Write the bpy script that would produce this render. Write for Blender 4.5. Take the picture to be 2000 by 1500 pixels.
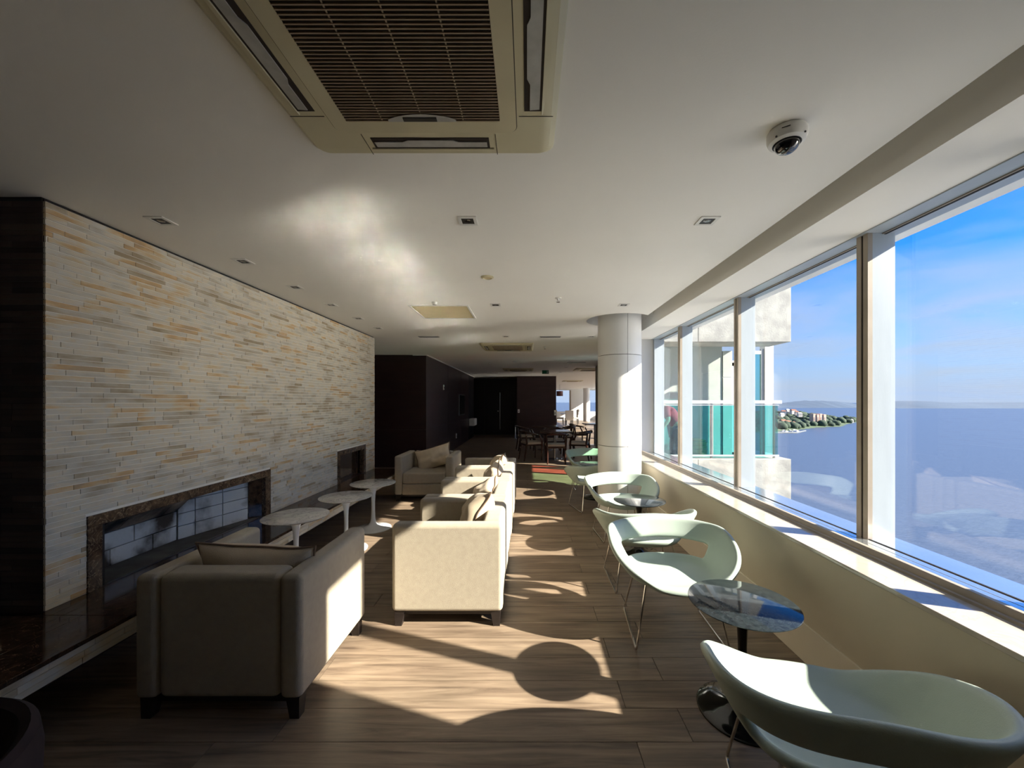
import bpy, bmesh, math, random
from mathutils import Vector, Matrix, noise as mnoise

random.seed(7)
scene = bpy.context.scene
for o in list(bpy.data.objects):
    bpy.data.objects.remove(o, do_unlink=True)
col = scene.collection

# ------------------------------------------------------------------ camera
F = 765.0                      # focal length in pixels of the 2000x1500 frame
EYE = 1.5                      # eye height above the floor
cam_d = bpy.data.cameras.new('camera')
cam_d.sensor_width = 36.0
cam_d.lens = F / 2000.0 * 36.0
cam_d.shift_x = -30 / 2000.0
cam_d.shift_y = 35 / 2000.0
cam_d.clip_start = 0.05
cam_d.clip_end = 60000
cam = bpy.data.objects.new('camera', cam_d)
col.objects.link(cam)
cam.location = (0, 0, EYE)
cam.rotation_euler = (math.pi / 2, 0, 0)
scene.camera = cam

# ------------------------------------------------------------------ world / sun / exposure
scene.view_settings.view_transform = 'Standard'
scene.view_settings.look = 'None'
scene.view_settings.gamma = 1.0
scene.view_settings.use_curve_mapping = False
scene.view_settings.exposure = 2.95

world = bpy.data.worlds.new('sky')
scene.world = world
world.use_nodes = True
wn = world.node_tree
wn.nodes.clear()
def wnode(t, **kw):
    n = wn.nodes.new(t)
    for k, v in kw.items():
        setattr(n, k, v)
    return n
w_out = wnode('ShaderNodeOutputWorld')
w_bg = wnode('ShaderNodeBackground')
w_bg.inputs['Strength'].default_value = 1.0
w_tc = wnode('ShaderNodeTexCoord')
w_sep = wnode('ShaderNodeSeparateXYZ')
wn.links.new(w_tc.outputs['Generated'], w_sep.inputs[0])
w_sky = wnode('ShaderNodeTexSky')
w_sky.sky_type = 'NISHITA'
w_sky.sun_disc = False
w_sky.sun_elevation = math.radians(29.5)
w_sky.sun_rotation = math.atan2(0.884, -0.307)      # same azimuth as the sun lamp
w_sky.altitude = 50
w_sky.air_density = 1.0
w_sky.dust_density = 0.3
w_sky.ozone_density = 2.0
w_k = wnode('ShaderNodeMixRGB', blend_type='MULTIPLY')
w_k.inputs['Fac'].default_value = 1.0
w_k.inputs['Color2'].default_value = (0.0145, 0.022, 0.036, 1)
wn.links.new(w_sky.outputs[0], w_k.inputs['Color1'])
w_ramp = wnode('ShaderNodeHueSaturation')
w_ramp.inputs['Saturation'].default_value = 1.15
wn.links.new(w_k.outputs[0], w_ramp.inputs['Color'])
# pale marine haze low over the horizon, the same all round
w_hz = wnode('ShaderNodeMapRange')
w_hz.inputs['From Min'].default_value = 0.02; w_hz.inputs['From Max'].default_value = 0.26
w_hz.inputs['To Min'].default_value = 1.0; w_hz.inputs['To Max'].default_value = 0.0
wn.links.new(w_sep.outputs['Z'], w_hz.inputs['Value'])
w_hm = wnode('ShaderNodeMixRGB')
w_hm.inputs['Color2'].default_value = (0.072, 0.092, 0.130, 1)
wn.links.new(w_hz.outputs[0], w_hm.inputs['Fac'])
wn.links.new(w_ramp.outputs[0], w_hm.inputs['Color1'])
w_ramp = w_hm
# thin stretched clouds, laid on a high horizontal sheet
w_add = wnode('ShaderNodeMath', operation='ADD')
w_add.inputs[1].default_value = 0.10
w_abs = wnode('ShaderNodeMath', operation='ABSOLUTE')
wn.links.new(w_sep.outputs['Z'], w_abs.inputs[0])
wn.links.new(w_abs.outputs[0], w_add.inputs[0])
w_dx = wnode('ShaderNodeMath', operation='DIVIDE')
w_dy = wnode('ShaderNodeMath', operation='DIVIDE')
wn.links.new(w_sep.outputs['X'], w_dx.inputs[0]); wn.links.new(w_add.outputs[0], w_dx.inputs[1])
wn.links.new(w_sep.outputs['Y'], w_dy.inputs[0]); wn.links.new(w_add.outputs[0], w_dy.inputs[1])
w_cmb = wnode('ShaderNodeCombineXYZ')
wn.links.new(w_dx.outputs[0], w_cmb.inputs[0]); wn.links.new(w_dy.outputs[0], w_cmb.inputs[1])
w_noi = wnode('ShaderNodeTexNoise')
w_noi.inputs['Scale'].default_value = 0.75
w_noi.inputs['Detail'].default_value = 7
w_noi.inputs['Roughness'].default_value = 0.55
w_noi.inputs['Distortion'].default_value = 0.6
wn.links.new(w_cmb.outputs[0], w_noi.inputs['Vector'])
w_cr2 = wnode('ShaderNodeValToRGB')
w_cr2.color_ramp.elements[0].position = 0.40
w_cr2.color_ramp.elements[0].color = (0, 0, 0, 1)
w_cr2.color_ramp.elements[1].position = 0.70
w_cr2.color_ramp.elements[1].color = (0.85, 0.85, 0.85, 1)
wn.links.new(w_noi.outputs['Fac'], w_cr2.inputs[0])
w_mix = wnode('ShaderNodeMixRGB')
w_mix.inputs['Color2'].default_value = (0.080, 0.094, 0.118, 1)
wn.links.new(w_cr2.outputs[0], w_mix.inputs['Fac'])
wn.links.new(w_ramp.outputs[0], w_mix.inputs['Color1'])
wn.links.new(w_mix.outputs[0], w_bg.inputs['Color'])
wn.links.new(w_bg.outputs[0], w_out.inputs[0])

SUN_DIR = Vector((-0.884, 0.307, -0.53)).normalized()      # measured from the table shadow
sun_d = bpy.data.lights.new('sun', 'SUN')
sun_d.energy = 2.9
sun_d.angle = math.radians(0.7)
sun_d.color = (1.0, 0.90, 0.76)
sun = bpy.data.objects.new('sun', sun_d)
col.objects.link(sun)
sun.rotation_euler = SUN_DIR.to_track_quat('-Z', 'Y').to_euler()
sun.location = (30, -10, 20)

cy = scene.cycles
cy.use_denoising = True
cy.max_bounces = 14
cy.diffuse_bounces = 8
cy.glossy_bounces = 6
cy.transmission_bounces = 8
cy.transparent_max_bounces = 16
cy.caustics_reflective = True
cy.caustics_refractive = False
cy.blur_glossy = 0.0
cy.sample_clamp_indirect = 0.0

# ------------------------------------------------------------------ materials
MATS = {}
def mat(name, c1, c2=None, scale=6.0, stretch=(1, 1, 1), rough=0.5, metal=0.0, spec=0.5, bump=0.0, bscale=None,
        coat=0.0, detail=4.0, lo=0.3, hi=0.7, world_pos=False, rrange=None, attr=None, rnd=0.0, sheen=0.0):
    if name in MATS:
        return MATS[name]
    m = bpy.data.materials.new(name)
    m.use_nodes = True
    nt = m.node_tree
    b = nt.nodes['Principled BSDF']
    b.inputs['Roughness'].default_value = rough
    b.inputs['Metallic'].default_value = metal
    b.inputs['Specular IOR Level'].default_value = spec
    b.inputs['Coat Weight'].default_value = coat
    if sheen:
        b.inputs['Sheen Weight'].default_value = sheen
    c2 = c2 or tuple(x * 0.88 for x in c1)
    if world_pos:
        src = nt.nodes.new('ShaderNodeNewGeometry').outputs['Position']
    else:
        src = nt.nodes.new('ShaderNodeTexCoord').outputs['Object']
    if rnd:
        oi = nt.nodes.new('ShaderNodeObjectInfo')
        mul = nt.nodes.new('ShaderNodeVectorMath'); mul.operation = 'SCALE'
        mul.inputs[0].default_value = (37.1, 17.3, 53.9)
        nt.links.new(oi.outputs['Random'], mul.inputs['Scale'])
        addv = nt.nodes.new('ShaderNodeVectorMath'); addv.operation = 'ADD'
        nt.links.new(src, addv.inputs[0]); nt.links.new(mul.outputs[0], addv.inputs[1])
        src = addv.outputs[0]
    mp = nt.nodes.new('ShaderNodeMapping')
    mp.inputs['Scale'].default_value = stretch
    nt.links.new(src, mp.inputs['Vector'])
    nz = nt.nodes.new('ShaderNodeTexNoise')
    nz.inputs['Scale'].default_value = scale
    nz.inputs['Detail'].default_value = detail
    nt.links.new(mp.outputs[0], nz.inputs['Vector'])
    rp = nt.nodes.new('ShaderNodeValToRGB')
    rp.color_ramp.elements[0].position = lo
    rp.color_ramp.elements[0].color = (*c2, 1)
    rp.color_ramp.elements[1].position = hi
    rp.color_ramp.elements[1].color = (*c1, 1)
    nt.links.new(nz.outputs['Fac'], rp.inputs[0])
    nt.links.new(rp.outputs[0], b.inputs['Base Color'])
    if rrange:
        mr = nt.nodes.new('ShaderNodeMapRange')
        mr.inputs['To Min'].default_value = rrange[0]
        mr.inputs['To Max'].default_value = rrange[1]
        nt.links.new(nz.outputs['Fac'], mr.inputs['Value'])
        nt.links.new(mr.outputs[0], b.inputs['Roughness'])
    if bump:
        nb = nt.nodes.new('ShaderNodeTexNoise')
        nb.inputs['Scale'].default_value = bscale or scale * 6
        nb.inputs['Detail'].default_value = 3
        nt.links.new(mp.outputs[0], nb.inputs['Vector'])
        bp = nt.nodes.new('ShaderNodeBump')
        bp.inputs['Strength'].default_value = bump
        bp.inputs['Distance'].default_value = 0.01
        nt.links.new(nb.outputs['Fac'], bp.inputs['Height'])
        nt.links.new(bp.outputs[0], b.inputs['Normal'])
    MATS[name] = m
    return m

def marble(name, base, vein, base2=None, scale=3.0, rough=0.12, width=0.06, amount=1.0, spec=0.5):
    m = bpy.data.materials.new(name); m.use_nodes = True
    nt = m.node_tree; b = nt.nodes['Principled BSDF']
    b.inputs['Roughness'].default_value = rough
    b.inputs['Specular IOR Level'].default_value = spec
    geo = nt.nodes.new('ShaderNodeNewGeometry')
    n1 = nt.nodes.new('ShaderNodeTexNoise')
    n1.inputs['Scale'].default_value = scale; n1.inputs['Detail'].default_value = 8; n1.inputs['Distortion'].default_value = 1.6
    nt.links.new(geo.outputs['Position'], n1.inputs['Vector'])
    # veins where the noise crosses its middle value
    s = nt.nodes.new('ShaderNodeMath'); s.operation = 'SUBTRACT'; s.inputs[1].default_value = 0.5
    nt.links.new(n1.outputs['Fac'], s.inputs[0])
    a = nt.nodes.new('ShaderNodeMath'); a.operation = 'ABSOLUTE'
    nt.links.new(s.outputs[0], a.inputs[0])
    rp = nt.nodes.new('ShaderNodeValToRGB')
    rp.color_ramp.elements[0].position = 0.0; rp.color_ramp.elements[0].color = (amount, amount, amount, 1)
    rp.color_ramp.elements[1].position = width; rp.color_ramp.elements[1].color = (0, 0, 0, 1)
    nt.links.new(a.outputs[0], rp.inputs[0])
    n2 = nt.nodes.new('ShaderNodeTexNoise')
    n2.inputs['Scale'].default_value = scale * 2.3; n2.inputs['Detail'].default_value = 5
    nt.links.new(geo.outputs['Position'], n2.inputs['Vector'])
    mb = nt.nodes.new('ShaderNodeMixRGB')
    mb.inputs['Color1'].default_value = (*base, 1)
    mb.inputs['Color2'].default_value = (*(base2 or tuple(x * .8 for x in base)), 1)
    r2 = nt.nodes.new('ShaderNodeValToRGB')
    r2.color_ramp.elements[0].position = .35; r2.color_ramp.elements[1].position = .65
    nt.links.new(n2.outputs['Fac'], r2.inputs[0]); nt.links.new(r2.outputs[0], mb.inputs['Fac'])
    mx = nt.nodes.new('ShaderNodeMixRGB')
    mx.inputs['Color2'].default_value = (*vein, 1)
    nt.links.new(rp.outputs[0], mx.inputs['Fac'])
    nt.links.new(mb.outputs[0], mx.inputs['Color1'])
    nt.links.new(mx.outputs[0], b.inputs['Base Color'])
    MATS[name] = m
    return m

def glass(name, tint=(0.93, 0.97, 0.97), refl=1.0, streak=0.0):
    m = bpy.data.materials.new(name); m.use_nodes = True
    nt = m.node_tree; nt.nodes.clear()
    out = nt.nodes.new('ShaderNodeOutputMaterial')
    tr = nt.nodes.new('ShaderNodeBsdfTransparent')
    nz = nt.nodes.new('ShaderNodeTexNoise'); nz.inputs['Scale'].default_value = 0.6
    geo = nt.nodes.new('ShaderNodeNewGeometry')
    nt.links.new(geo.outputs['Position'], nz.inputs['Vector'])
    rp = nt.nodes.new('ShaderNodeValToRGB')
    rp.color_ramp.elements[0].color = (*[x * 0.985 for x in tint], 1)
    rp.color_ramp.elements[1].color = (*tint, 1)
    nt.links.new(nz.outputs['Fac'], rp.inputs[0]); nt.links.new(rp.outputs[0], tr.inputs['Color'])
    gl = nt.nodes.new('ShaderNodeBsdfGlossy'); gl.inputs['Roughness'].default_value = 0.0
    fr = nt.nodes.new('ShaderNodeFresnel')
    ior = nt.nodes.new('ShaderNodeMapRange')       # the Fresnel node inverts the index on back faces: undo it for a thin pane
    ior.inputs['To Min'].default_value = 1.5; ior.inputs['To Max'].default_value = 1 / 1.5
    nt.links.new(geo.outputs['Backfacing'], ior.inputs['Value']); nt.links.new(ior.outputs[0], fr.inputs['IOR'])
    mu = nt.nodes.new('ShaderNodeMath'); mu.operation = 'MULTIPLY'; mu.inputs[1].default_value = refl
    nt.links.new(fr.outputs[0], mu.inputs[0])
    mx = nt.nodes.new('ShaderNodeMixShader')
    nt.links.new(mu.outputs[0], mx.inputs[0]); nt.links.new(tr.outputs[0], mx.inputs[1]); nt.links.new(gl.outputs[0], mx.inputs[2])
    nt.links.new(mx.outputs[0], out.inputs[0])
    MATS[name] = m
    return m

def stone_mat(name, ramp, rough=0.55, bump=0.25):
    """tile colour from the per-tile value, clouded by a noise that runs over the tile"""
    m = bpy.data.materials.new(name); m.use_nodes = True
    nt = m.node_tree; b = nt.nodes['Principled BSDF']
    b.inputs['Roughness'].default_value = rough
    at = nt.nodes.new('ShaderNodeAttribute'); at.attribute_name = 'tint'
    geo = nt.nodes.new('ShaderNodeNewGeometry')
    n1 = nt.nodes.new('ShaderNodeTexNoise'); n1.inputs['Scale'].default_value = 3.0; n1.inputs['Detail'].default_value = 4
    mp = nt.nodes.new('ShaderNodeMapping'); mp.inputs['Scale'].default_value = (1, 1.4, 4.5)
    nt.links.new(geo.outputs['Position'], mp.inputs[0]); nt.links.new(mp.outputs[0], n1.inputs['Vector'])
    mr = nt.nodes.new('ShaderNodeMapRange')
    mr.inputs['From Min'].default_value = 0.3; mr.inputs['From Max'].default_value = 0.7
    mr.inputs['To Min'].default_value = -0.30; mr.inputs['To Max'].default_value = 0.30
    nt.links.new(n1.outputs['Fac'], mr.inputs['Value'])
    ad = nt.nodes.new('ShaderNodeMath'); ad.operation = 'ADD'; ad.use_clamp = True
    nt.links.new(at.outputs['Fac'], ad.inputs[0]); nt.links.new(mr.outputs[0], ad.inputs[1])
    rp = nt.nodes.new('ShaderNodeValToRGB')
    els = rp.color_ramp.elements
    els[0].position, els[0].color = ramp[0][0], (*ramp[0][1], 1)
    els[1].position, els[1].color = ramp[-1][0], (*ramp[-1][1], 1)
    for p, c in ramp[1:-1]:
        e = els.new(p); e.color = (*c, 1)
    nt.links.new(ad.outputs[0], rp.inputs[0])
    n2 = nt.nodes.new('ShaderNodeTexNoise'); n2.inputs['Scale'].default_value = 40; n2.inputs['Detail'].default_value = 4
    nt.links.new(geo.outputs['Position'], n2.inputs['Vector'])
    mx = nt.nodes.new('ShaderNodeMixRGB'); mx.blend_type = 'MULTIPLY'; mx.inputs['Fac'].default_value = 0.3
    nt.links.new(rp.outputs[0], mx.inputs['Color1']); nt.links.new(n2.outputs['Color'], mx.inputs['Color2'])
    mx2 = nt.nodes.new('ShaderNodeMixRGB'); mx2.blend_type = 'MIX'; mx2.inputs['Fac'].default_value = 0.0
    hs = nt.nodes.new('ShaderNodeHueSaturation'); hs.inputs['Saturation'].default_value = 1.0; hs.inputs['Value'].default_value = 1.1
    nt.links.new(rp.outputs[0], hs.inputs['Color'])
    nt.links.new(hs.outputs[0], b.inputs['Base Color'])
    bp = nt.nodes.new('ShaderNodeBump'); bp.inputs['Strength'].default_value = bump; bp.inputs['Distance'].default_value = 0.004
    nt.links.new(n2.outputs['Fac'], bp.inputs['Height']); nt.links.new(bp.outputs[0], b.inputs['Normal'])
    MATS[name] = m
    return m

def plank_mat(name, joints=False):
    m = bpy.data.materials.new(name); m.use_nodes = True
    nt = m.node_tree; b = nt.nodes['Principled BSDF']
    b.inputs['Specular IOR Level'].default_value = 0.4
    geo = nt.nodes.new('ShaderNodeNewGeometry')
    src = geo.outputs['Position']
    oi = nt.nodes.new('ShaderNodeObjectInfo')
    sc = nt.nodes.new('ShaderNodeVectorMath'); sc.operation = 'SCALE'; sc.inputs[0].default_value = (31, 47, 0)
    nt.links.new(oi.outputs['Random'], sc.inputs['Scale'])
    ad = nt.nodes.new('ShaderNodeVectorMath'); ad.operation = 'ADD'
    nt.links.new(src, ad.inputs[0]); nt.links.new(sc.outputs[0], ad.inputs[1])
    mp = nt.nodes.new('ShaderNodeMapping'); mp.inputs['Scale'].default_value = (0.9, 14, 1)
    nt.links.new(ad.outputs[0], mp.inputs[0])
    n1 = nt.nodes.new('ShaderNodeTexNoise'); n1.inputs['Scale'].default_value = 1.6; n1.inputs['Detail'].default_value = 7
    n1.inputs['Distortion'].default_value = 0.9; n1.inputs['Roughness'].default_value = 0.62
    nt.links.new(mp.outputs[0], n1.inputs['Vector'])
    rp = nt.nodes.new('ShaderNodeValToRGB')
    els = rp.color_ramp.elements
    els[0].position = 0.25; els[0].color = (0.085, 0.058, 0.042, 1)
    els[1].position = 0.78; els[1].color = (0.38, 0.295, 0.21, 1)
    e = els.new(0.45); e.color = (0.205, 0.15, 0.105, 1)
    e = els.new(0.60); e.color = (0.285, 0.215, 0.15, 1)
    nt.links.new(n1.outputs['Fac'], rp.inputs[0])
    mp2 = nt.nodes.new('ShaderNodeMapping'); mp2.inputs['Scale'].default_value = (1.2, 3.5, 1)
    nt.links.new(ad.outputs[0], mp2.inputs[0])
    n2 = nt.nodes.new('ShaderNodeTexNoise'); n2.inputs['Scale'].default_value = 1.4; n2.inputs['Detail'].default_value = 3
    nt.links.new(mp2.outputs[0], n2.inputs['Vector'])
    mr = nt.nodes.new('ShaderNodeMapRange')
    mr.inputs['From Min'].default_value = .3; mr.inputs['From Max'].default_value = .7
    mr.inputs['To Min'].default_value = 0.72; mr.inputs['To Max'].default_value = 1.18
    nt.links.new(n2.outputs['Fac'], mr.inputs['Value'])
    hs = nt.nodes.new('ShaderNodeHueSaturation')
    nt.links.new(mr.outputs[0], hs.inputs['Value']); nt.links.new(rp.outputs[0], hs.inputs['Color'])
    colr = hs.outputs[0]
    if joints:
        bk = nt.nodes.new('ShaderNodeTexBrick')
        bk.inputs['Scale'].default_value = 1.0
        bk.inputs['Brick Width'].default_value = 1.86; bk.inputs['Row Height'].default_value = 0.19
        bk.inputs['Mortar Size'].default_value = 0.004
        bk.inputs['Color1'].default_value = (1, 1, 1, 1); bk.inputs['Color2'].default_value = (.86, .86, .86, 1)
        bk.inputs['Mortar'].default_value = (.25, .22, .2, 1)
        nt.links.new(src, bk.inputs['Vector'])
        mx = nt.nodes.new('ShaderNodeMixRGB'); mx.blend_type = 'MULTIPLY'; mx.inputs['Fac'].default_value = 1
        nt.links.new(colr, mx.inputs['Color1']); nt.links.new(bk.outputs['Color'], mx.inputs['Color2'])
        colr = mx.outputs[0]
    nt.links.new(colr, b.inputs['Base Color'])
    r2 = nt.nodes.new('ShaderNodeMapRange'); r2.inputs['To Min'].default_value = 0.28; r2.inputs['To Max'].default_value = 0.5
    nt.links.new(n1.outputs['Fac'], r2.inputs['Value']); nt.links.new(r2.outputs[0], b.inputs['Roughness'])
    bp = nt.nodes.new('ShaderNodeBump'); bp.inputs['Strength'].default_value = 0.12; bp.inputs['Distance'].default_value = 0.002
    nt.links.new(n1.outputs['Fac'], bp.inputs['Height']); nt.links.new(bp.outputs[0], b.inputs['Normal'])
    MATS[name] = m
    return m

M = MATS
mat('ceiling_paint', (0.87, 0.85, 0.80), (0.84, 0.82, 0.77), scale=1.5, rough=0.75, bump=0.03, bscale=120)
mat('wall_paint', (0.58, 0.51, 0.39), (0.54, 0.475, 0.36), scale=2.0, rough=0.5, bump=0.03, bscale=150)
mat('base_paint', (0.74, 0.67, 0.55), (0.70, 0.63, 0.51), scale=2.0, rough=0.4)
mat('white_paint', (0.72, 0.72, 0.70), (0.69, 0.69, 0.67), scale=2.0, rough=0.4)
mat('slot_dark', (0.04, 0.038, 0.035), (0.03, 0.03, 0.028), scale=3, rough=0.8)
mat('dark_panel', (0.032, 0.014, 0.015), (0.018, 0.008, 0.010), scale=1.6, stretch=(1, 1, 5), rough=0.3, bump=0.05, bscale=30)
mat('black_panel', (0.006, 0.005, 0.008), (0.004, 0.004, 0.005), scale=3, rough=0.45)
mat('grout', (0.90, 0.86, 0.78), (0.84, 0.80, 0.72), scale=20, rough=0.8)
mat('dark_grout', (0.03, 0.022, 0.02), (0.025, 0.02, 0.018), scale=20, rough=0.8)
stone_mat('stone_tile', [(0.0, (0.32, 0.25, 0.155)), (0.18, (0.43, 0.365, 0.265)), (0.34, (0.50, 0.475, 0.415)), (0.48, (0.60, 0.53, 0.41)),
                         (0.60, (0.56, 0.535, 0.475)), (0.72, (0.57, 0.465, 0.30)), (0.86, (0.53, 0.345, 0.17)), (1.0, (0.40, 0.29, 0.17))])
stone_mat('dark_tile', [(0.0, (0.030, 0.018, 0.016)), (0.5, (0.055, 0.034, 0.028)), (1.0, (0.085, 0.055, 0.040))])
marble('brown_marble', (0.022, 0.012, 0.009), (0.30, 0.20, 0.12), (0.07, 0.04, 0.024), scale=9, rough=0.10, width=0.006, amount=0.45)
marble('surround_marble', (0.045, 0.026, 0.018), (0.38, 0.27, 0.17), (0.14, 0.085, 0.05), scale=13, rough=0.16, width=0.016, amount=0.9)
marble('white_marble', (0.66, 0.65, 0.62), (0.27, 0.27, 0.29), (0.52, 0.51, 0.49), scale=7, rough=0.08, width=0.028, amount=0.75)
marble('black_marble', (0.012, 0.016, 0.020), (0.06, 0.075, 0.085), (0.022, 0.030, 0.034), scale=18, rough=0.07, width=0.02, amount=0.5, spec=0.35)
marble('sill_marble', (0.47, 0.43, 0.37), (0.38, 0.33, 0.26), (0.44, 0.395, 0.335), scale=4, rough=0.10, width=0.02, amount=0.5, spec=0.7)
mat('fabric_cream', (0.405, 0.355, 0.27), (0.37, 0.32, 0.245), scale=30, rough=0.9, bump=0.35, bscale=420, sheen=0.15, spec=0.2)
mat('cushion_cloth', (0.62, 0.52, 0.38), (0.52, 0.42, 0.30), scale=5, rough=0.75, bump=0.3, bscale=260, sheen=0.15, spec=0.25)
mat('piping_brown', (0.20, 0.13, 0.085), (0.15, 0.10, 0.065), scale=40, rough=0.7)
mat('leg_wood', (0.020, 0.014, 0.012), (0.012, 0.009, 0.008), scale=8, stretch=(1, 1, 6), rough=0.4)
mat('mint_leather', (0.40, 0.475, 0.42), (0.365, 0.435, 0.385), scale=4, rough=0.45, bump=0.08, bscale=260, spec=0.4)
mat('chrome', (0.72, 0.70, 0.66), (0.66, 0.63, 0.60), scale=10, rough=0.12, metal=1.0)
mat('steel', (0.62, 0.62, 0.62), (0.55, 0.55, 0.55), scale=10, rough=0.25, metal=1.0)
mat('black_gloss', (0.010, 0.009, 0.009), (0.007, 0.006, 0.006), scale=6, rough=0.10, coat=0.4)
mat('white_gloss', (0.78, 0.80, 0.82), (0.74, 0.76, 0.78), scale=6, rough=0.12, coat=0.3)
mat('ac_plastic', (0.62, 0.56, 0.37), (0.57, 0.51, 0.33), scale=5, rough=0.4)
mat('ac_slat', (0.42, 0.33, 0.22), (0.36, 0.28, 0.18), scale=20, rough=0.5)
mat('ac_dark', (0.030, 0.018, 0.011), (0.022, 0.013, 0.008), scale=30, rough=0.8)
mat('ac_flap', (0.50, 0.49, 0.45), (0.34, 0.33, 0.30), scale=14, rough=0.4)
mat('seam_dark', (0.05, 0.04, 0.03), (0.04, 0.03, 0.02), scale=20, rough=0.7)
mat('black_plastic', (0.008, 0.008, 0.008), (0.005, 0.005, 0.005), scale=20, rough=0.5)
mat('dome_black', (0.004, 0.004, 0.006), (0.003, 0.003, 0.004), scale=8, rough=0.03, coat=1.0)
mat('white_plastic', (0.72, 0.71, 0.67), (0.68, 0.67, 0.63), scale=8, rough=0.4)
mat('hatch_beige', (0.60, 0.50, 0.30), (0.55, 0.46, 0.27), scale=5, rough=0.5)
mat('grey_grille', (0.40, 0.40, 0.39), (0.34, 0.34, 0.33), scale=50, rough=0.5)
mat('aluminium', (0.38, 0.43, 0.47), (0.35, 0.395, 0.435), scale=3, stretch=(4, 4, 0.6), rough=0.32, bump=0.03, bscale=40)
mat('aluminium_gloss', (0.70, 0.74, 0.78), (0.64, 0.68, 0.72), scale=3, rough=0.12, metal=0.85)
mat('frame_taupe', (0.34, 0.29, 0.23), (0.28, 0.24, 0.19), scale=6, rough=0.45)
mat('gasket', (0.012, 0.010, 0.010), (0.008, 0.007, 0.007), scale=20, rough=0.7)
mat('concrete', (0.40, 0.40, 0.36), (0.27, 0.27, 0.25), scale=3.5, rough=0.85, bump=0.3, bscale=30, detail=9, lo=.35, hi=.6)
mat('concrete_pale', (0.48, 0.52, 0.49), (0.43, 0.47, 0.44), scale=3.5, rough=0.8, bump=0.2, bscale=30)
mat('white_metal', (0.55, 0.57, 0.58), (0.51, 0.53, 0.54), scale=6, rough=0.35)
mat('grey_metal', (0.22, 0.23, 0.23), (0.18, 0.19, 0.19), scale=6, rough=0.4, metal=0.4)
mat('deck_wood', (0.22, 0.13, 0.075), (0.15, 0.09, 0.05), scale=3, stretch=(1, 1, 9), rough=0.6)
mat('dining_wood', (0.060, 0.022, 0.014), (0.032, 0.012, 0.008), scale=4, stretch=(1, 1, 7), rough=0.25, coat=0.3)
mat('seat_cream', (0.60, 0.52, 0.40), (0.55, 0.47, 0.36), scale=30, rough=0.85, bump=0.2, bscale=300)
mat('white_fabric', (0.70, 0.66, 0.58), (0.64, 0.60, 0.53), scale=30, rough=0.85, bump=0.2, bscale=300)
mat('purple_velvet', (0.020, 0.008, 0.012), (0.012, 0.005, 0.008), scale=20, rough=0.85)
mat('red_cloth', (0.80, 0.06, 0.08), (0.66, 0.04, 0.07), scale=8, rough=0.85)
mat('jeans', (0.05, 0.07, 0.11), (0.03, 0.045, 0.08), scale=12, rough=0.85)
mat('skin', (0.45, 0.27, 0.19), (0.40, 0.24, 0.17), scale=10, rough=0.55)
mat('hair_dark', (0.02, 0.014, 0.01), (0.012, 0.009, 0.007), scale=30, rough=0.6)
mat('sign_green', (0.0, 0.16, 0.06), (0.0, 0.13, 0.05), scale=10, rough=0.4)
mat('pendant_red', (0.10, 0.022, 0.018), (0.07, 0.016, 0.013), scale=10, rough=0.5)
mat('soot_brick', (0.62, 0.63, 0.62), (0.05, 0.036, 0.026), scale=3.2, rough=0.8, bump=0.25, bscale=50, world_pos=True, detail=6, lo=0.40, hi=0.55)
mat('soot_brick_dark', (0.36, 0.27, 0.20), (0.012, 0.009, 0.008), scale=4.0, rough=0.85, bump=0.25, bscale=50, world_pos=True, detail=6, lo=0.40, hi=0.66)
mat('ash_floor', (0.12, 0.12, 0.11), (0.05, 0.045, 0.04), scale=6, rough=0.9)
mat('foliage', (0.045, 0.075, 0.045), (0.025, 0.045, 0.03), scale=0.12, rough=0.9, world_pos=True)
mat('land_green', (0.08, 0.12, 0.06), (0.05, 0.08, 0.045), scale=0.05, rough=0.95, world_pos=True)
mat('hill_haze_blue', (0.066, 0.105, 0.165), (0.058, 0.093, 0.148), scale=0.004, rough=0.95, world_pos=True)  # distance haze is put into this blue base colour
mat('house_white', (0.62, 0.58, 0.54), (0.55, 0.50, 0.46), scale=0.3, rough=0.8)
mat('house_pink', (0.62, 0.42, 0.33), (0.55, 0.37, 0.29), scale=0.3, rough=0.8)
mat('roof_tile', (0.30, 0.12, 0.07), (0.24, 0.10, 0.06), scale=0.5, rough=0.8)
glass('window_glass', (0.965, 0.98, 0.985), 0.85)
glass('teal_glass', (0.44, 0.84, 0.85), 1.0)
glass('mint_glass', (0.70, 0.92, 0.78), 0.6)
glass('red_glass', (0.96, 0.56, 0.52), 0.6)
plank_mat('plank_wood')
plank_mat('plank_wood_far', joints=True)

# water
mw = bpy.data.materials.new('sea_water'); mw.use_nodes = True
_nt = mw.node_tree; _b = _nt.nodes['Principled BSDF']
_b.inputs['Base Color'].default_value = (0.13, 0.20, 0.36, 1)
_b.inputs['Roughness'].default_value = 0.35
_b.inputs['Specular IOR Level'].default_value = 0.6
_g = _nt.nodes.new('ShaderNodeNewGeometry')
_mp = _nt.nodes.new('ShaderNodeMapping'); _mp.inputs['Scale'].default_value = (0.45, 1.1, 1)
_mp.inputs['Rotation'].default_value = (0, 0, math.radians(20))
_n = _nt.nodes.new('ShaderNodeTexNoise'); _n.inputs['Scale'].default_value = 0.9; _n.inputs['Detail'].default_value = 8; _n.inputs['Roughness'].default_value = .62
_nt.links.new(_g.outputs['Position'], _mp.inputs[0]); _nt.links.new(_mp.outputs[0], _n.inputs['Vector'])
_bp = _nt.nodes.new('ShaderNodeBump'); _bp.inputs['Strength'].default_value = 0.8; _bp.inputs['Distance'].default_value = 0.35
_nt.links.new(_n.outputs['Fac'], _bp.inputs['Height']); _nt.links.new(_bp.outputs[0], _b.inputs['Normal'])
_r = _nt.nodes.new('ShaderNodeValToRGB')
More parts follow.
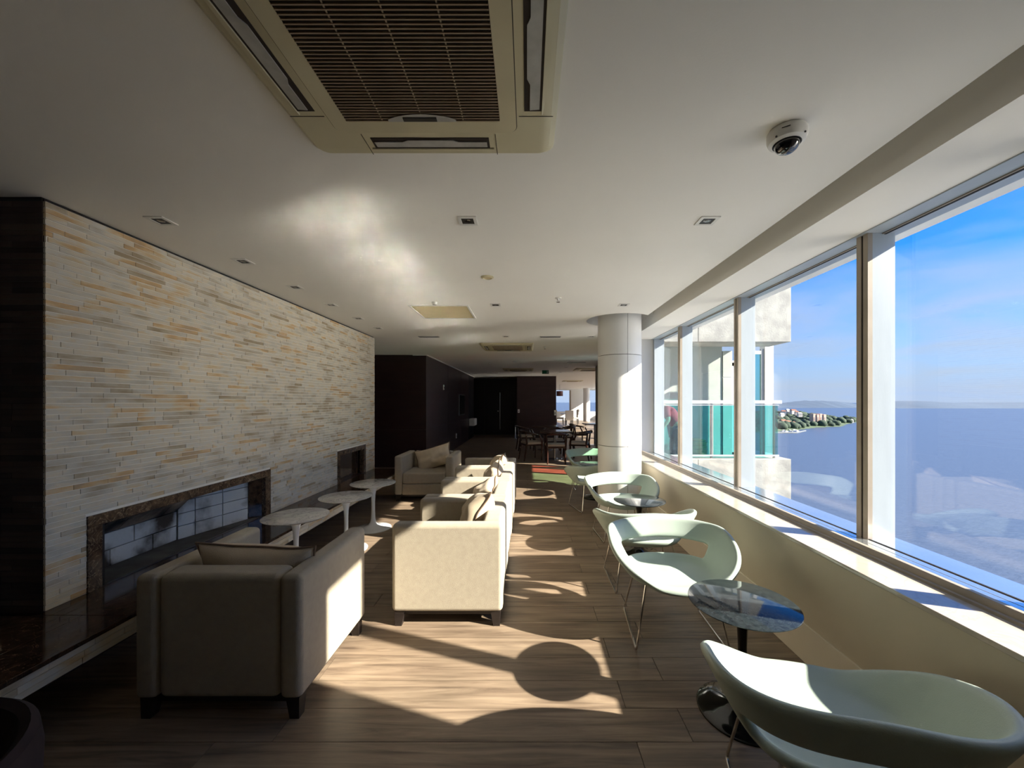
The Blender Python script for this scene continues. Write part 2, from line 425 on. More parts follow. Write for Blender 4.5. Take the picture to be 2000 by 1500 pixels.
_r.color_ramp.elements[0].position = .35; _r.color_ramp.elements[0].color = (0.055, 0.078, 0.125, 1)
_r.color_ramp.elements[1].position = .7; _r.color_ramp.elements[1].color = (0.080, 0.108, 0.165, 1)
_nt.links.new(_n.outputs['Fac'], _r.inputs[0]); _nt.links.new(_r.outputs[0], _b.inputs['Base Color'])
M['sea_water'] = mw

# ------------------------------------------------------------------ helpers
class MB:
    """collects shapes for ONE mesh"""
    def __init__(s):
        s.v = []; s.f = []; s.t = []
    def add(s, v, f, t=0.0):
        n = len(s.v)
        s.v += [tuple(p) for p in v]
        s.f += [tuple(i + n for i in q) for q in f]
        s.t += [t] * len(f)
        return s
    def box(s, x0, x1, y0, y1, z0, z1, t=0.0):
        return s.add([(x0, y0, z0), (x1, y0, z0), (x1, y1, z0), (x0, y1, z0), (x0, y0, z1), (x1, y0, z1), (x1, y1, z1), (x0, y1, z1)],
                     [(0, 3, 2, 1), (4, 5, 6, 7), (0, 1, 5, 4), (1, 2, 6, 5), (2, 3, 7, 6), (3, 0, 4, 7)], t)
    def hexa(s, p):
        return s.add(p, [(0, 3, 2, 1), (4, 5, 6, 7), (0, 1, 5, 4), (1, 2, 6, 5), (2, 3, 7, 6), (3, 0, 4, 7)])
    def prism(s, poly, z0, z1):
        n = len(poly)
        return s.add([(x, y, z0) for x, y in poly] + [(x, y, z1) for x, y in poly],
                     [tuple(range(n - 1, -1, -1)), tuple(range(n, 2 * n))] + [(i, (i + 1) % n, n + (i + 1) % n, n + i) for i in range(n)])
    def lathe(s, prof, n=40, cx=0, cy=0, a0=0.0, a1=2 * math.pi):
        full = abs(a1 - a0 - 2 * math.pi) < 1e-6
        m = n if full else n + 1
        v = []; f = []
        for i in range(m):
            a = a0 + (a1 - a0) * i / n
            for r, z in prof:
                v.append((cx + r * math.cos(a), cy + r * math.sin(a), z))
        k = len(prof)
        for i in range(n):
            j = (i + 1) % m
            for q in range(k - 1):
                f.append((i * k + q, j * k + q, j * k + q + 1, i * k + q + 1))
        return s.add(v, f)
    def tube(s, pts, r, n=10, closed=False, caps=True):
        pts = [Vector(p) for p in pts]
        v = []; f = []
        m = len(pts)
        up = None
        for i, p in enumerate(pts):
            if closed:
                d = (pts[(i + 1) % m] - pts[i - 1])
            else:
                d = pts[min(i + 1, m - 1)] - pts[max(i - 1, 0)]
            d.normalize()
            if up is None:
                up = d.orthogonal().normalized()
            up = (up - d * up.dot(d))
            if up.length < 1e-6:
                up = d.orthogonal()
            up.normalize()
            w = d.cross(up)
            rr = r[i] if isinstance(r, (list, tuple)) else r
            for k in range(n):
                a = 2 * math.pi * k / n
                v.append(p + (up * math.cos(a) + w * math.sin(a)) * rr)
        for i in range(m if closed else m - 1):
            j = (i + 1) % m
            for k in range(n):
                f.append((i * n + k, i * n + (k + 1) % n, j * n + (k + 1) % n, j * n + k))
        if caps and not closed:
            f.append(tuple(range(n - 1, -1, -1))); f.append(tuple((m - 1) * n + k for k in range(n)))
        return s.add(v, f)
    def build(s, name, material, parent=None, smooth=False, bevel=0.0, seg=3, tint=False, subsurf=0):
        me = bpy.data.meshes.new(name)
        me.from_pydata(s.v, [], s.f)
        if tint:
            a = me.attributes.new('tint', 'FLOAT', 'FACE')
            a.data.foreach_set('value', s.t)
        me.materials.append(M[material])
        if smooth or bevel:
            me.polygons.foreach_set('use_smooth', [True] * len(me.polygons))
        bm = bmesh.new(); bm.from_mesh(me)
        bmesh.ops.recalc_face_normals(bm, faces=bm.faces)
        bm.to_mesh(me); bm.free()
        o = bpy.data.objects.new(name, me)
        col.objects.link(o)
        if parent:
            o.parent = parent
        if bevel:
            b = o.modifiers.new('bevel', 'BEVEL'); b.width = bevel; b.segments = seg; b.limit_method = 'ANGLE'; b.angle_limit = math.radians(40)
            b.harden_normals = False
            w = o.modifiers.new('wn', 'WEIGHTED_NORMAL'); w.keep_sharp = False
        elif smooth:
            me.set_sharp_from_angle(angle=math.radians(35))
        if subsurf:
            u = o.modifiers.new('sub', 'SUBSURF'); u.levels = subsurf; u.render_levels = subsurf
        return o

def tag(o, label=None, cat=None, group=None, kind=None):
    if label: o['label'] = label
    if cat: o['category'] = cat
    if group: o['group'] = group
    if kind: o['kind'] = kind
    return o
def thing(name, label, cat, loc=(0, 0, 0), rz=0.0, group=None, kind=None):
    e = bpy.data.objects.new(name, None)
    e.empty_display_size = 0.1
    col.objects.link(e)
    e.location = loc; e.rotation_euler = (0, 0, rz)
    return tag(e, label, cat, group, kind)
def struct(name, loc=(0, 0, 0)):
    e = bpy.data.objects.new(name, None); e.empty_display_size = 0.1
    col.objects.link(e); e.location = loc
    e['kind'] = 'structure'
    return e
def skind(o, k='structure'):
    o['kind'] = k
    return o
def kids(o):
    return [c for c in bpy.data.objects if c.parent == o]
def copy_tree(o, parent=None):
    c = o.copy(); col.objects.link(c)
    if parent is not None: c.parent = parent
    for ch in kids(o):
        copy_tree(ch, c)
    return c
def place(proto, used, loc, rz=0.0, label=None, group=None, scale=None):
    o = proto if not used else copy_tree(proto)
    o.location = loc; o.rotation_euler = (0, 0, rz)
    if label: o['label'] = label
    if group: o['group'] = group
    if scale: o.scale = scale
    return o
def box(name, m, x0, x1, y0, y1, z0, z1, parent=None, bevel=0.0, seg=2):
    return MB().box(x0, x1, y0, y1, z0, z1).build(name, m, parent, bevel=bevel, seg=seg)

CEIL = EYE + 1.075
WALL = -2.53            # face of the stone wall
SOFF = 2.5              # soffit / window head
SILL = 0.685

# ================================================================== FLOOR
floor = struct('floor')
box('subfloor', 'seam_dark', -6.2, 1.9, -4, 34, -0.30, -0.012, floor)
box('subfloor', 'seam_dark', 1.9, 6.3, 11.8, 34, -0.30, -0.012, floor)
plank_mesh = {}
ROW = 0.1902
def plank(x0, x1, k):
    y0 = 0.016 + ROW * k
    key = round(x1 - x0, 3)
    if key not in plank_mesh:
        o = MB().box(0.0015, key - 0.0015, 0.0013, ROW - 0.0013, -0.012, 0.0).build('plank', 'plank_wood', floor)
        plank_mesh[key] = o.data
    else:
        o = bpy.data.objects.new('plank', plank_mesh[key]); col.objects.link(o); o.parent = floor
    o.location = (x0, y0, 0)
K0, K1 = 4, 34
for k in range(K0, K1):
    off = -1.128 if (k - 9) % 2 == 0 else -1.378
    xs = [off + 1.86 * j for j in range(-3, 3)]
    xs = [-4.6] + [x for x in xs if -4.4 < x < 1.59] + [1.60]
    for a, b in zip(xs, xs[1:]):
        plank(round(a, 3), round(b, 3), k)
yF = 0.016 + ROW * K1
box('plank_field', 'plank_wood_far', -6.2, 1.9, yF, 34, -0.012, 0.0, floor)
box('plank_field', 'plank_wood_far', 1.9, 6.3, 11.8, 34, -0.012, 0.0, floor)
box('plank_field', 'plank_wood_far', -6.2, 1.6, -4, 0.016 + ROW * K0, -0.012, 0.0, floor)
box('plank_field', 'plank_wood_far', -6.2, -4.6, 0.016 + ROW * K0, yF, -0.012, 0.0, floor)

# ================================================================== CEILING
COLX, COLY, COLR = 1.203, 5.12, 0.278
HOLER = 0.42
CE = 1.493
ceiling = struct('ceiling')
m = MB()
m.box(-6.2, CE, -4, 4.5, CEIL, CEIL + 0.16)
m.box(-6.2, 0.5, 4.5, 5.8, CEIL, CEIL + 0.16)
hx, hy = COLX, COLY + 0.04
s_ = math.sqrt(HOLER ** 2 - (CE - hx) ** 2)
a_ = math.atan2(s_, CE - hx)
poly = [(0.5, 4.5), (CE, 4.5)]
n_ = 40
for i in range(n_ + 1):
    a = -a_ - (2 * math.pi - 2 * a_) * i / n_
    poly.append((hx + HOLER * math.cos(a), hy + HOLER * math.sin(a)))
poly += [(CE, 5.8), (0.5, 5.8)]
m.prism(poly, CEIL, CEIL + 0.16)
m.box(-6.2, CE, 5.8, 6.3, CEIL, CEIL + 0.16)
m.box(-6.2, 2.3, 6.3, 11.7, CEIL, CEIL + 0.16)
m.box(-6.2, 6.3, 11.7, 34, CEIL, CEIL + 0.16)
m.build('ceiling_plaster', 'ceiling_paint', ceiling)
box('slot_cover', 'slot_dark', 0.4, 1.70, -4, 6.3, CEIL + 0.16, CEIL + 0.24, ceiling)
# soft recess collar above the column opening
m = MB(); m.lathe([(HOLER + 0.02, CEIL + 0.05), (HOLER + 0.02, CEIL + 0.159)], 40, hx, hy)
m.build('column_collar', 'ceiling_paint', ceiling)

# window-side beam and soffit
trim1 = skind(MB().box(1.613, 2.30, -4, 6.30, SOFF, CEIL + 0.30).build('trim_1', 'ceiling_paint'))

# ================================================================== RIGHT WALL, SILL, WINDOW
skind(MB().box(1.606, 2.16, -4, 6.30, 0, SILL - 0.022).build('wall_right', 'wall_paint'))
skind(MB().box(1.594, 1.606, -4, 6.30, 0, 0.222).build('baseboard_right', 'base_paint', bevel=0.003))
sill = skind(MB().box(1.588, 1.80, -4, 6.27, SILL - 0.022, SILL).build('trim_2', 'sill_marble', bevel=0.003))
sill['label'] = 'polished cream marble window sill'

win = struct('window_1')
skind(MB().box(1.90, 2.30, -4, 0.885, SILL, SOFF + .02).build('wall_right_near', 'white_paint'))
# bronze coloured track in front of the frame
m = MB()
prof = [(1.787, SILL), (1.792, SILL + 0.010), (1.806, SILL + 0.012), (1.812, SILL + 0.026), (1.826, SILL + 0.036), (1.846, SILL + 0.036), (1.862, SILL + 0.028), (1.870, SILL + 0.012), (1.875, SILL)]
v = [(x, -4, z) for x, z in prof] + [(x, 6.26, z) for x, z in prof]
k = len(prof)
m.add(v, [(i, i + 1, k + i + 1, k + i) for i in range(k - 1)] + [tuple(range(k)), tuple(range(2 * k - 1, k - 1, -1)), (0, k, 2 * k - 1, k - 1)])
m.build('track', 'frame_taupe', win, smooth=True)
box('frame_sill', 'aluminium_gloss', 1.872, 2.008, -4, 6.26, SILL - 0.03, SILL + 0.006, win, bevel=0.002)
box('gasket_line', 'gasket', 2.006, 2.016, -4, 6.26, SILL - 0.03, SILL + 0.009, win)
box('outer_sill', 'aluminium_gloss', 2.014, 2.20, -4, 6.26, SILL - 0.03, SILL + 0.004, win, bevel=0.002)
for gx_ in (1.915, 1.955):
    box('sill_groove', 'grey_metal', gx_, gx_ + 0.003, -4, 6.26, SILL + 0.0055, SILL + 0.0068, win)
box('head_frame', 'aluminium', 1.98, 2.20, -4, 6.26, SOFF - 0.006, SOFF + 0.02, win)
box('head_gasket', 'gasket', 2.100, 2.112, -4, 6.26, SOFF - 0.014, SOFF, win)
box('head_gasket', 'frame_taupe', 2.088, 2.099, -4, 6.26, SOFF - 0.012, SOFF, win)
YW = 0.885               # the glazing starts here; nearer the wall is solid
fins = [0.925, 1.48] + [2.343 + 1.415 * i for i in range(0, 3)]
for y in fins:
    fin = box('mullion', 'aluminium', 2.03, 2.165, y - 0.038, y + 0.038, SILL, SOFF, win, bevel=0.002)
    box('mullion_nose', 'frame_taupe', 2.002, 2.03, y - 0.040, y - 0.007, SILL, SOFF, fin)
    box('mullion_nose', 'frame_taupe', 2.002, 2.03, y + 0.007, y + 0.040, SILL, SOFF, fin)
    box('mullion_gasket', 'gasket', 2.008, 2.03, y - 0.007, y + 0.007, SILL, SOFF, fin)
edges = fins + [6.24]
for a, b in zip(edges, edges[1:]):
    box('pane', 'window_glass', 2.132, 2.142, a + 0.03, b - 0.03, SILL, SOFF, win)
box('mullion', 'aluminium', 2.01, 2.165, 6.20, 6.26, SILL, SOFF, win, bevel=0.002)

# end wall behind the column, and the hidden stretch of coloured glazing behind it
skind(MB().box(1.48, 2.165, 6.27, 6.44, 0, CEIL + 0.1).build('wall_window_end', 'white_paint'))
wre = struct('wall_right_terrace')
box('wall_lower', 'wall_paint', 2.06, 2.22, 6.44, 11.8, 0, 0.60, wre)
box('wall_upper', 'wall_paint', 2.06, 2.22, 6.44, 8.70, 1.26, CEIL + 0.1, wre)
box('wall_upper', 'wall_paint', 2.06, 2.22, 8.70, 11.8, 2.45, CEIL + 0.1, wre)
box('wall_pier', 'wall_paint', 2.06, 2.22, 6.44, 6.62, 0.60, 1.26, wre)
box('wall_pier', 'wall_paint', 2.06, 2.22, 8.60, 8.70, 0.60, 1.26, wre)
box('wall_pier', 'wall_paint', 2.06, 2.22, 10.1, 11.8, 0.60, 2.45, wre)
w2 = struct('window_2_unseen')
box('frame', 'aluminium', 2.08, 2.16, 7.60, 7.70, 0.60, 1.26, w2)
box('pane', 'mint_glass', 2.12, 2.128, 6.62, 7.60, 0.60, 1.26, w2)
box('pane', 'red_glass', 2.12, 2.128, 7.70, 8.60, 0.60, 1.26, w2)

box('pane', 'window_glass', 2.12, 2.128, 8.70, 10.1, 0.60, 2.45, w2)  # unseen clear pane, added to brighten the far ceiling

# ================================================================== COLUMN
colm = thing('column', 'round white clad column standing between window wall and dining area', 'column', (COLX, COLY, 0))
MB().lathe([(0.001, 0), (COLR - 0.010, 0), (COLR - 0.010, CEIL + 0.16), (0.001, CEIL + 0.16)], 64).build('core', 'seam_dark', colm, smooth=True)
for (z0, z1) in ((0.0, 0.94), (0.945, 2.09), (2.095, CEIL + 0.15)):
    for a0 in (math.radians(-82), math.radians(98)):
        g = 0.008
        MB().lathe([(COLR - 0.010, z0), (COLR, z0 + 0.001), (COLR, z1 - 0.001), (COLR - 0.010, z1)], 40, a0=a0 + g, a1=a0 + math.pi - g).build('cladding_panel', 'white_paint', colm, smooth=True)

# ================================================================== STONE WALL (left)
YA, YB = 2.055, 6.49          # ends of the stone wall
BT = 0.40                     # bench top
HEAD = 0.84                   # top of the fireplace surrounds
F1 = (2.25, 3.855); F2 = (5.217, 6.125)
wl = struct('wall_left')
m = MB()
GX = WALL - 0.0035
for (a, b) in ((YA, F1[0]), (F1[1], F2[0]), (F2[1], YB)):
    m.box(-3.4, GX, a + (0.007 if a == YA else 0), b, BT, CEIL - 0.02)
for (a, b) in (F1, F2):
    m.box(-3.4, GX, a, b, HEAD, CEIL - 0.02)
m.build('grout_bed', 'grout', wl)
box('wall_foot', 'dark_panel', -3.4, GX, YA, YB, 0, BT, wl)
box('shadow_gap', 'slot_dark', -3.4, WALL - 0.02, YA, YB, CEIL - 0.02, CEIL, wl)
RH = (CEIL - 0.02 - BT) / 71
rest = MB(); ntile = 0
tiles = []
for r in range(71):
    z0 = BT + r * RH; z1 = z0 + RH
    y = YA - random.uniform(0, 0.2)
    while y < YB:
        L = random.choice((0.13, 0.18, 0.22, 0.26, 0.30, 0.36))
        a, b = max(y, YA), min(y + L, YB)
        y += L
        if b - a < 0.02: continue
        segs = [(a, b)]
        if z0 < HEAD - 0.001:
            for (f0, f1) in (F1, F2):
                ns = []
                for (p, q) in segs:
                    if q <= f0 or p >= f1: ns.append((p, q)); continue
                    if p < f0: ns.append((p, f0))
                    if q > f1: ns.append((f1, q))
                segs = ns
        big = mnoise.noise(Vector((0.7 * (a + b) / 2, z0 * 1.3, 3.1)))
        t = min(1, max(0, 0.44 + 0.20 * big + random.gauss(0, 0.15)))
        if random.random() < 0.06: t = random.uniform(0.70, 0.9)
        for (p, q) in segs:
            if q - p > 0.012:
                tiles.append((p, q, z0, z1, t, random.uniform(-0.0015, 0.0015)))
tiles.sort(key=lambda q: -(q[1] - q[0]) / ((q[0] + q[1]) / 2) ** 2.2 / (0.6 + abs(q[2] - EYE) * .0))
for i, (p, q, z0, z1, t, dx) in enumerate(tiles):
    if i < 300:
        MB().box(WALL - 0.012, WALL + dx, p + 0.0016, q - 0.0016, z0 + 0.0019, z1 - 0.0019, t).build('stone_tile', 'stone_tile', wl, tint=True)
    else:
        rest.box(WALL - 0.012, WALL + dx, p + 0.0016, q - 0.0016, z0 + 0.0019, z1 - 0.0019, t)
skind(rest.build('stone_tiling', 'stone_tile', wl, tint=True), 'stuff')

# return face of the stone wall, in much darker tile tints
wr = struct('wall_return')
box('grout_bed', 'dark_grout', -6.2, WALL - 0.012, YA + 0.006, YA + 0.3, 0.0, CEIL - 0.005, wr)
m = MB()
for r in range(71):
    z0 = BT + r * RH
    x = WALL - 0.014
    while x > -3.8:
        L = random.choice((0.16, 0.22, 0.3))
        m.box(x - L + 0.001, x - 0.001, YA - random.uniform(0, 0.002), YA + 0.01, z0 + 0.001, z0 + RH - 0.001, random.random())
        x -= L
skind(m.build('stone_tiling', 'dark_tile', wr, tint=True), 'stuff')

# floating hearth bench
XB = -2.05
bench = thing('hearth_bench', 'long floating hearth bench topped with polished dark brown marble under the stone wall', 'bench', (0, 0, 0))
for (a, b) in ((-1.0, 0.55), (0.55, 2.02), (2.02, 3.50), (3.50, 4.98), (4.98, 6.48)):
    x0 = -5.0 if b < 2.05 else WALL + 0.003
    box('marble_slab', 'brown_marble', -2.292, XB, a + 0.001, b - 0.001, BT - 0.022, BT, bench, bevel=0.0015)
    box('marble_slab', 'brown_marble', x0, -2.294, a + 0.001, b - 0.001, BT - 0.022, BT, bench, bevel=0.0015)
box('bench_core', 'dark_grout', WALL + 0.003, XB - 0.022, -1.0, 6.47, 0.295, BT - 0.022, bench)
box('bench_core', 'dark_grout', -5.0, WALL + 0.003, -1.0, YA - 0.01, 0.295, BT - 0.022, bench)
box('bench_support', 'dark_panel', -2.9, -2.62, -1.0, YA - 0.01, 0.0, 0.295, bench)
m = MB()
for r in range(3):
    y = -1.0 + random.uniform(-.2, 0)
    z0 = 0.290 + r * 0.0292
    while y < 6.47:
        L = random.choice((0.18, 0.24, 0.3, 0.36))
        a, b = max(-1.0, y), min(6.47, y + L); y += L
        if b - a > .02:
            MB().box(XB - 0.022, XB - 0.004 + random.uniform(-.0015, .0015), a + .001, b - .001, z0 + .001, z0 + .0282,
                     min(1, max(0, random.gauss(.48, .17)))).build('stone_tile', 'stone_tile', bench, tint=True)

# ---- fireplaces
fp = thing('fireplace', 'long low fireplace with white firebricks blackened by soot', 'fireplace', (0, 0, 0))
def surround(root, f, jw):
    box('lintel', 'surround_marble', WALL - 0.06, WALL + 0.006, f[0], f[1], HEAD - 0.066, HEAD, root, bevel=0.002)
    box('jamb', 'surround_marble', WALL - 0.06, WALL + 0.006, f[0], f[0] + jw, BT, HEAD - 0.067, root, bevel=0.002)
    box('jamb', 'surround_marble', WALL - 0.06, WALL + 0.006, f[1] - jw, f[1], BT, HEAD - 0.067, root, bevel=0.002)
surround(fp, F1, 0.078)
box('firebox_floor', 'ash_floor', -3.0, WALL - 0.03, F1[0], F1[1], BT - 0.03, BT + 0.002, fp)
box('firebox_shell', 'black_panel', -3.2, -2.90, F1[0], F1[1], BT, HEAD, fp)
box('firebox_shell', 'black_panel', -3.0, WALL - 0.06, F1[0], F1[0] + 0.06, BT, HEAD, fp)
box('firebox_shell', 'black_panel', -3.0, WALL - 0.065, F1[0], F1[1], HEAD - 0.05, HEAD, fp)
# mirror-dark marble cheek at the far side
MB().hexa([(-2.62, 3.68, BT), (-2.56, 3.775, BT), (-2.56, 3.80, BT), (-2.66, 3.80, BT),
           (-2.62, 3.68, HEAD - .05), (-2.56, 3.775, HEAD - .05), (-2.56, 3.80, HEAD - .05), (-2.66, 3.80, HEAD - .05)]).build('marble_cheek', 'brown_marble', fp)
g = 0.003
XBK = -2.79
ycols = [[2.33, 2.62, 2.92, 3.117], [2.33, 2.47, 2.78, 3.117]]
for r, (z0, z1) in enumerate(((BT, 0.515), (0.515, 0.63))):
    for a, b in zip(ycols[r], ycols[r][1:]):
        box('firebrick', 'soot_brick', XBK - 0.05, XBK + random.uniform(-.002, .002), a + g, b - g, z0 + g, z1 - g, fp, bevel=0.003)
# leaning upper courses (smoke shelf), black with soot
def lean(y0, y1, s0, s1):
    X0, Z0, X1, Z1 = XBK, 0.63, -2.62, 0.79
    def pt(s, o): 
        nx, nz = (Z1 - Z0), -(X1 - X0)
        l = math.hypot(nx, nz)
        return (X0 + (X1 - X0) * s - nx / l * o, Z0 + (Z1 - Z0) * s - nz / l * o)
    a, b, c, d = pt(s0, .0), pt(s1, .0), pt(s1, -.04), pt(s0, -.04)
    c = (b[0] - .03, b[1] + .03); d = (a[0] - .03, a[1] + .03)
    MB().hexa([(a[0], y0, a[1]), (a[0], y1, a[1]), (d[0], y1, d[1]), (d[0], y0, d[1]),
               (b[0], y0, b[1]), (b[0], y1, b[1]), (c[0], y1, c[1]), (c[0], y0, c[1])]).build('firebrick', 'soot_brick_dark', fp)
for s0, s1, cols_ in ((0.02, .48, (2.33, 2.66, 2.98, 3.117)), (.52, .98, (2.33, 2.50, 2.82, 3.117))):
    for a, b in zip(cols_, cols_[1:]):
        lean(a + g, b - g, s0, s1)
# splayed side of bricks
P0, P1 = Vector((-2.785, 3.120)), Vector((-2.62, 3.675))
cols2 = [[0, .22, .60, 1.0], [0, .22, .60, 1.0], [0, .22, .60, 1], [.18, .60, 1]]
zr = [BT, .505, .605, .705, .79]
dn = Vector((P1 - P0).yx); dn = Vector((-dn[0], dn[1])).normalized()
for r in range(4):
    for a, b in zip(cols2[r], cols2[r][1:]):
        p, q = P0.lerp(P1, a + .006), P0.lerp(P1, b - .006)
        e = dn * 0.05
        pts = [(p.x, p.y), (q.x, q.y), (q.x + e.x, q.y + e.y), (p.x + e.x, p.y + e.y)]
        MB().hexa([(x, y, zr[r] + g) for x, y in pts] + [(x, y, zr[r + 1] - g) for x, y in pts]).build('firebrick', 'soot_brick', fp)

fp2 = thing('fireplace', 'small closed fireplace panel of polished dark marble framed in veined marble', 'fireplace', (0, 0, 0))
surround(fp2, F2, 0.07)
box('marble_panel', 'brown_marble', -2.66, -2.62, F2[0], F2[1], BT, HEAD - 0.05, fp2)
box('reveal', 'brown_marble', -2.66, WALL - 0.061, F2[1] - 0.03, F2[1], BT, HEAD - 0.05, fp2)
box('reveal', 'brown_marble', -2.66, WALL - 0.061, F2[0], F2[0] + 0.03, BT, HEAD - 0.05, fp2)
box('reveal', 'brown_marble', -2.66, WALL - 0.061, F2[0] + .03, F2[1] - .03, HEAD - 0.07, HEAD - .05, fp2)

# ================================================================== DARK WOOD WALLS AT THE BACK
DBX, DBY = -2.31, 8.94
wb = struct('wall_dark_block')
zc = [0, 0.87, 1.74, CEIL - 0.004]
m = MB().box(-6.2, DBX - 0.012, DBY + 0.012, 17.0, 0, CEIL - 0.002); m.build('carcass', 'black_panel', wb)
for za, zb in zip(zc, zc[1:]):
    for a, b in ((-6.2, -4.3), (-4.3, DBX)):
        box('wood_panel', 'dark_panel', a + .002, b - .002 if b < DBX else b, DBY, DBY + .014, za + .002, zb - .002, wb)
    for a, b in ((DBY, 11.4), (11.4, 13.6), (13.6, 15.4)):
        box('wood_panel', 'dark_panel', DBX - .014, DBX, a + (.0 if a == DBY else .002) + .0145, b - .002, za + .002, zb - .002, wb)
skind(MB().box(DBX - 0.30, DBX + 0.035, DBY - 0.03, 17.0, CEIL - 0.018, CEIL - 0.001).build('trim_3', 'white_paint'))
# recess at the far left end with the black door
wf = struct('wall_far')
box('wood_panel', 'black_panel', -6.2, -0.4, 18.0, 18.3, 0, CEIL, wf)
wp = struct('wall_dark_pier')
box('carcass', 'black_panel', -0.42, 1.18, 16.32, 18.4, 0, CEIL - .002, wp)
box('wood_panel', 'dark_panel', -0.43, 1.19, 16.30, 16.32, 0, CEIL - .002, wp)
box('wood_panel', 'dark_panel', 1.18, 1.20, 16.32, 18.4, 0, CEIL - .002, wp)
door = struct('door_1')
box('door_leaf', 'black_panel', -1.95, -0.60, 17.955, 17.998, 0, 2.32, door, bevel=.003)
box('door_leaf', 'black_panel', -2.28, -1.97, 17.955, 17.998, 0, 2.32, door, bevel=.003)
m = MB().tube([(-1.25, 17.90, 0.24), (-1.25, 17.90, 1.92)], 0.018, 10)
m.tube([(-1.25, 17.90, 0.5), (-1.25, 17.96, 0.5)], 0.010, 8).tube([(-1.25, 17.90, 1.7), (-1.25, 17.96, 1.7)], 0.010, 8)
m.build('door_handle', 'steel', door, smooth=True)
MB().lathe([(0.001, 0), (.03, 0), (.03, .012), (.001, .012)], 16).build('lock', 'steel', door).location = (-1.34, 17.95, 1.08)
door.children[-1].rotation_euler = (math.pi / 2, 0, 0)

# outer walls that close the room
skind(MB().box(-6.4, -6.2, -4, 34, 0, CEIL).build('wall_outer_left', 'ceiling_paint'))
skind(MB().box(-6.4, 2.3, -4.2, -4.0, 0, CEIL + .3).build('wall_rear', 'ceiling_paint'))

# far dining room: end wall with windows, right wall with windows
we = struct('wall_end')
YE = 32.0
box('plaster', 'white_paint', -1, 6.3, YE, YE + .2, 0, 0.72, we)
box('plaster', 'white_paint', -1, 6.3, YE, YE + .2, 2.45, CEIL, we)
box('plaster', 'white_paint', -1, 1.6, YE, YE + .2, .72, 2.45, we)
box('plaster', 'white_paint', 3.56, 5.0, YE, YE + .2, .72, 2.45, we)
box('plaster', 'white_paint', 5.75, 6.3, YE, YE + .2, .72, 2.45, we)
w3 = struct('window_3')
box('frame', 'frame_taupe', 3.44, 3.56, YE + .02, YE + .12, .72, 2.45, w3)
box('pane', 'window_glass', 1.6, 3.44, YE + .06, YE + .07, .72, 2.45, w3)
box('pane', 'window_glass', 5.0, 5.75, YE + .06, YE + .07, .72, 2.45, w3)
wd = struct('wall_right_dining')
XD = 6.1
box('plaster', 'white_paint', XD, XD + .2, 11.8, YE, 0, .72, wd)
box('plaster', 'white_paint', XD, XD + .2, 11.8, YE, 2.45, CEIL, wd)
w4 = struct('window_4')
y = 11.8
while y < YE:
    box('plaster_pier', 'white_paint', XD, XD + .2, y, y + .5, .72, 2.45, wd)
    box('pane', 'window_glass', XD + .1, XD + .11, y + .5, min(y + 2.9, YE), .72, 2.45, w4)
    y += 2.9
skind(MB().box(2.06, 6.3, 11.7, 11.85, 0, CEIL + .1).build('wall_dining_return', 'white_paint'))
ring = thing('round_column', 'plain white round column between the far dining room windows', 'column', (4.62, 30.6, 0))
MB().lathe([(0.001, 0), (.26, 0), (.26, 2.4), (.27, 2.4), (.27, CEIL), (.001, CEIL)], 32).build('shaft', 'white_paint', ring, smooth=True)

# small devices on the dark block
def plate(name, label, cat, p, size, normal='x'):
    t = thing(name, label, cat, p)
    w, h = size
    if normal == 'x':
        box('plate', 'white_plastic', 0, .018, -w / 2, w / 2, -h / 2, h / 2, t, bevel=.004)
        box('button', 'black_plastic', .018, .022, -w / 5, w / 5, -h / 5, h / 12, t)
    else:
        box('plate', 'white_plastic', -w / 2, w / 2, -.018, 0, -h / 2, h / 2, t, bevel=.004)
        box('button', 'black_plastic', -w / 5, w / 5, -.022, -.018, -h / 5, h / 12, t)
    return t
plate('alarm_box', 'small white alarm box high on the dark wood wall', 'alarm', (DBX, 10.78, 1.90), (.10, .14))
plate('socket_plate', 'white socket plate low on the dark wood wall', 'socket', (DBX, 12.70, 0.40), (.09, .15))
plate('light_switch', 'white light switch on the edge of the dark pier by the door', 'switch', (-0.36, 16.30, 1.12), (.08, .14), 'y')
plate('wall_switch', 'white switch on the outer edge of the dark pier beside the bright dining room', 'switch', (1.15, 16.30, 1.05), (.07, .22), 'y')
t = thing('wall_screen', 'black glass screen mounted on the dark wood wall', 'screen', (DBX, 13.7, 1.4))
box('frame', 'grey_metal', 0, .03, -.55, .55, -.36, .36, t, bevel=.004)
box('display', 'dome_black', .03, .034, -.52, .52, -.33, .33, t)
t = thing('wall_cabinet', 'small white wall cabinet hung in the dark corridor corner', 'cabinet', (DBX, 15.9, 0.55))
box('body', 'white_plastic', 0, .20, -.35, .35, 0, .28, t, bevel=.004)
box('door', 'white_plastic', .20, .215, -.34, .34, .01, .27, t, bevel=.003)
t = thing('stanchion', 'thin steel post standing at the corner of the dark pier', 'post', (-0.50, 16.2, 0))
MB().lathe([(.001, 0), (.09, 0), (.09, .015), (.02, .02), (.02, .52), (.001, .53)], 20).build('post', 'steel', t, smooth=True)

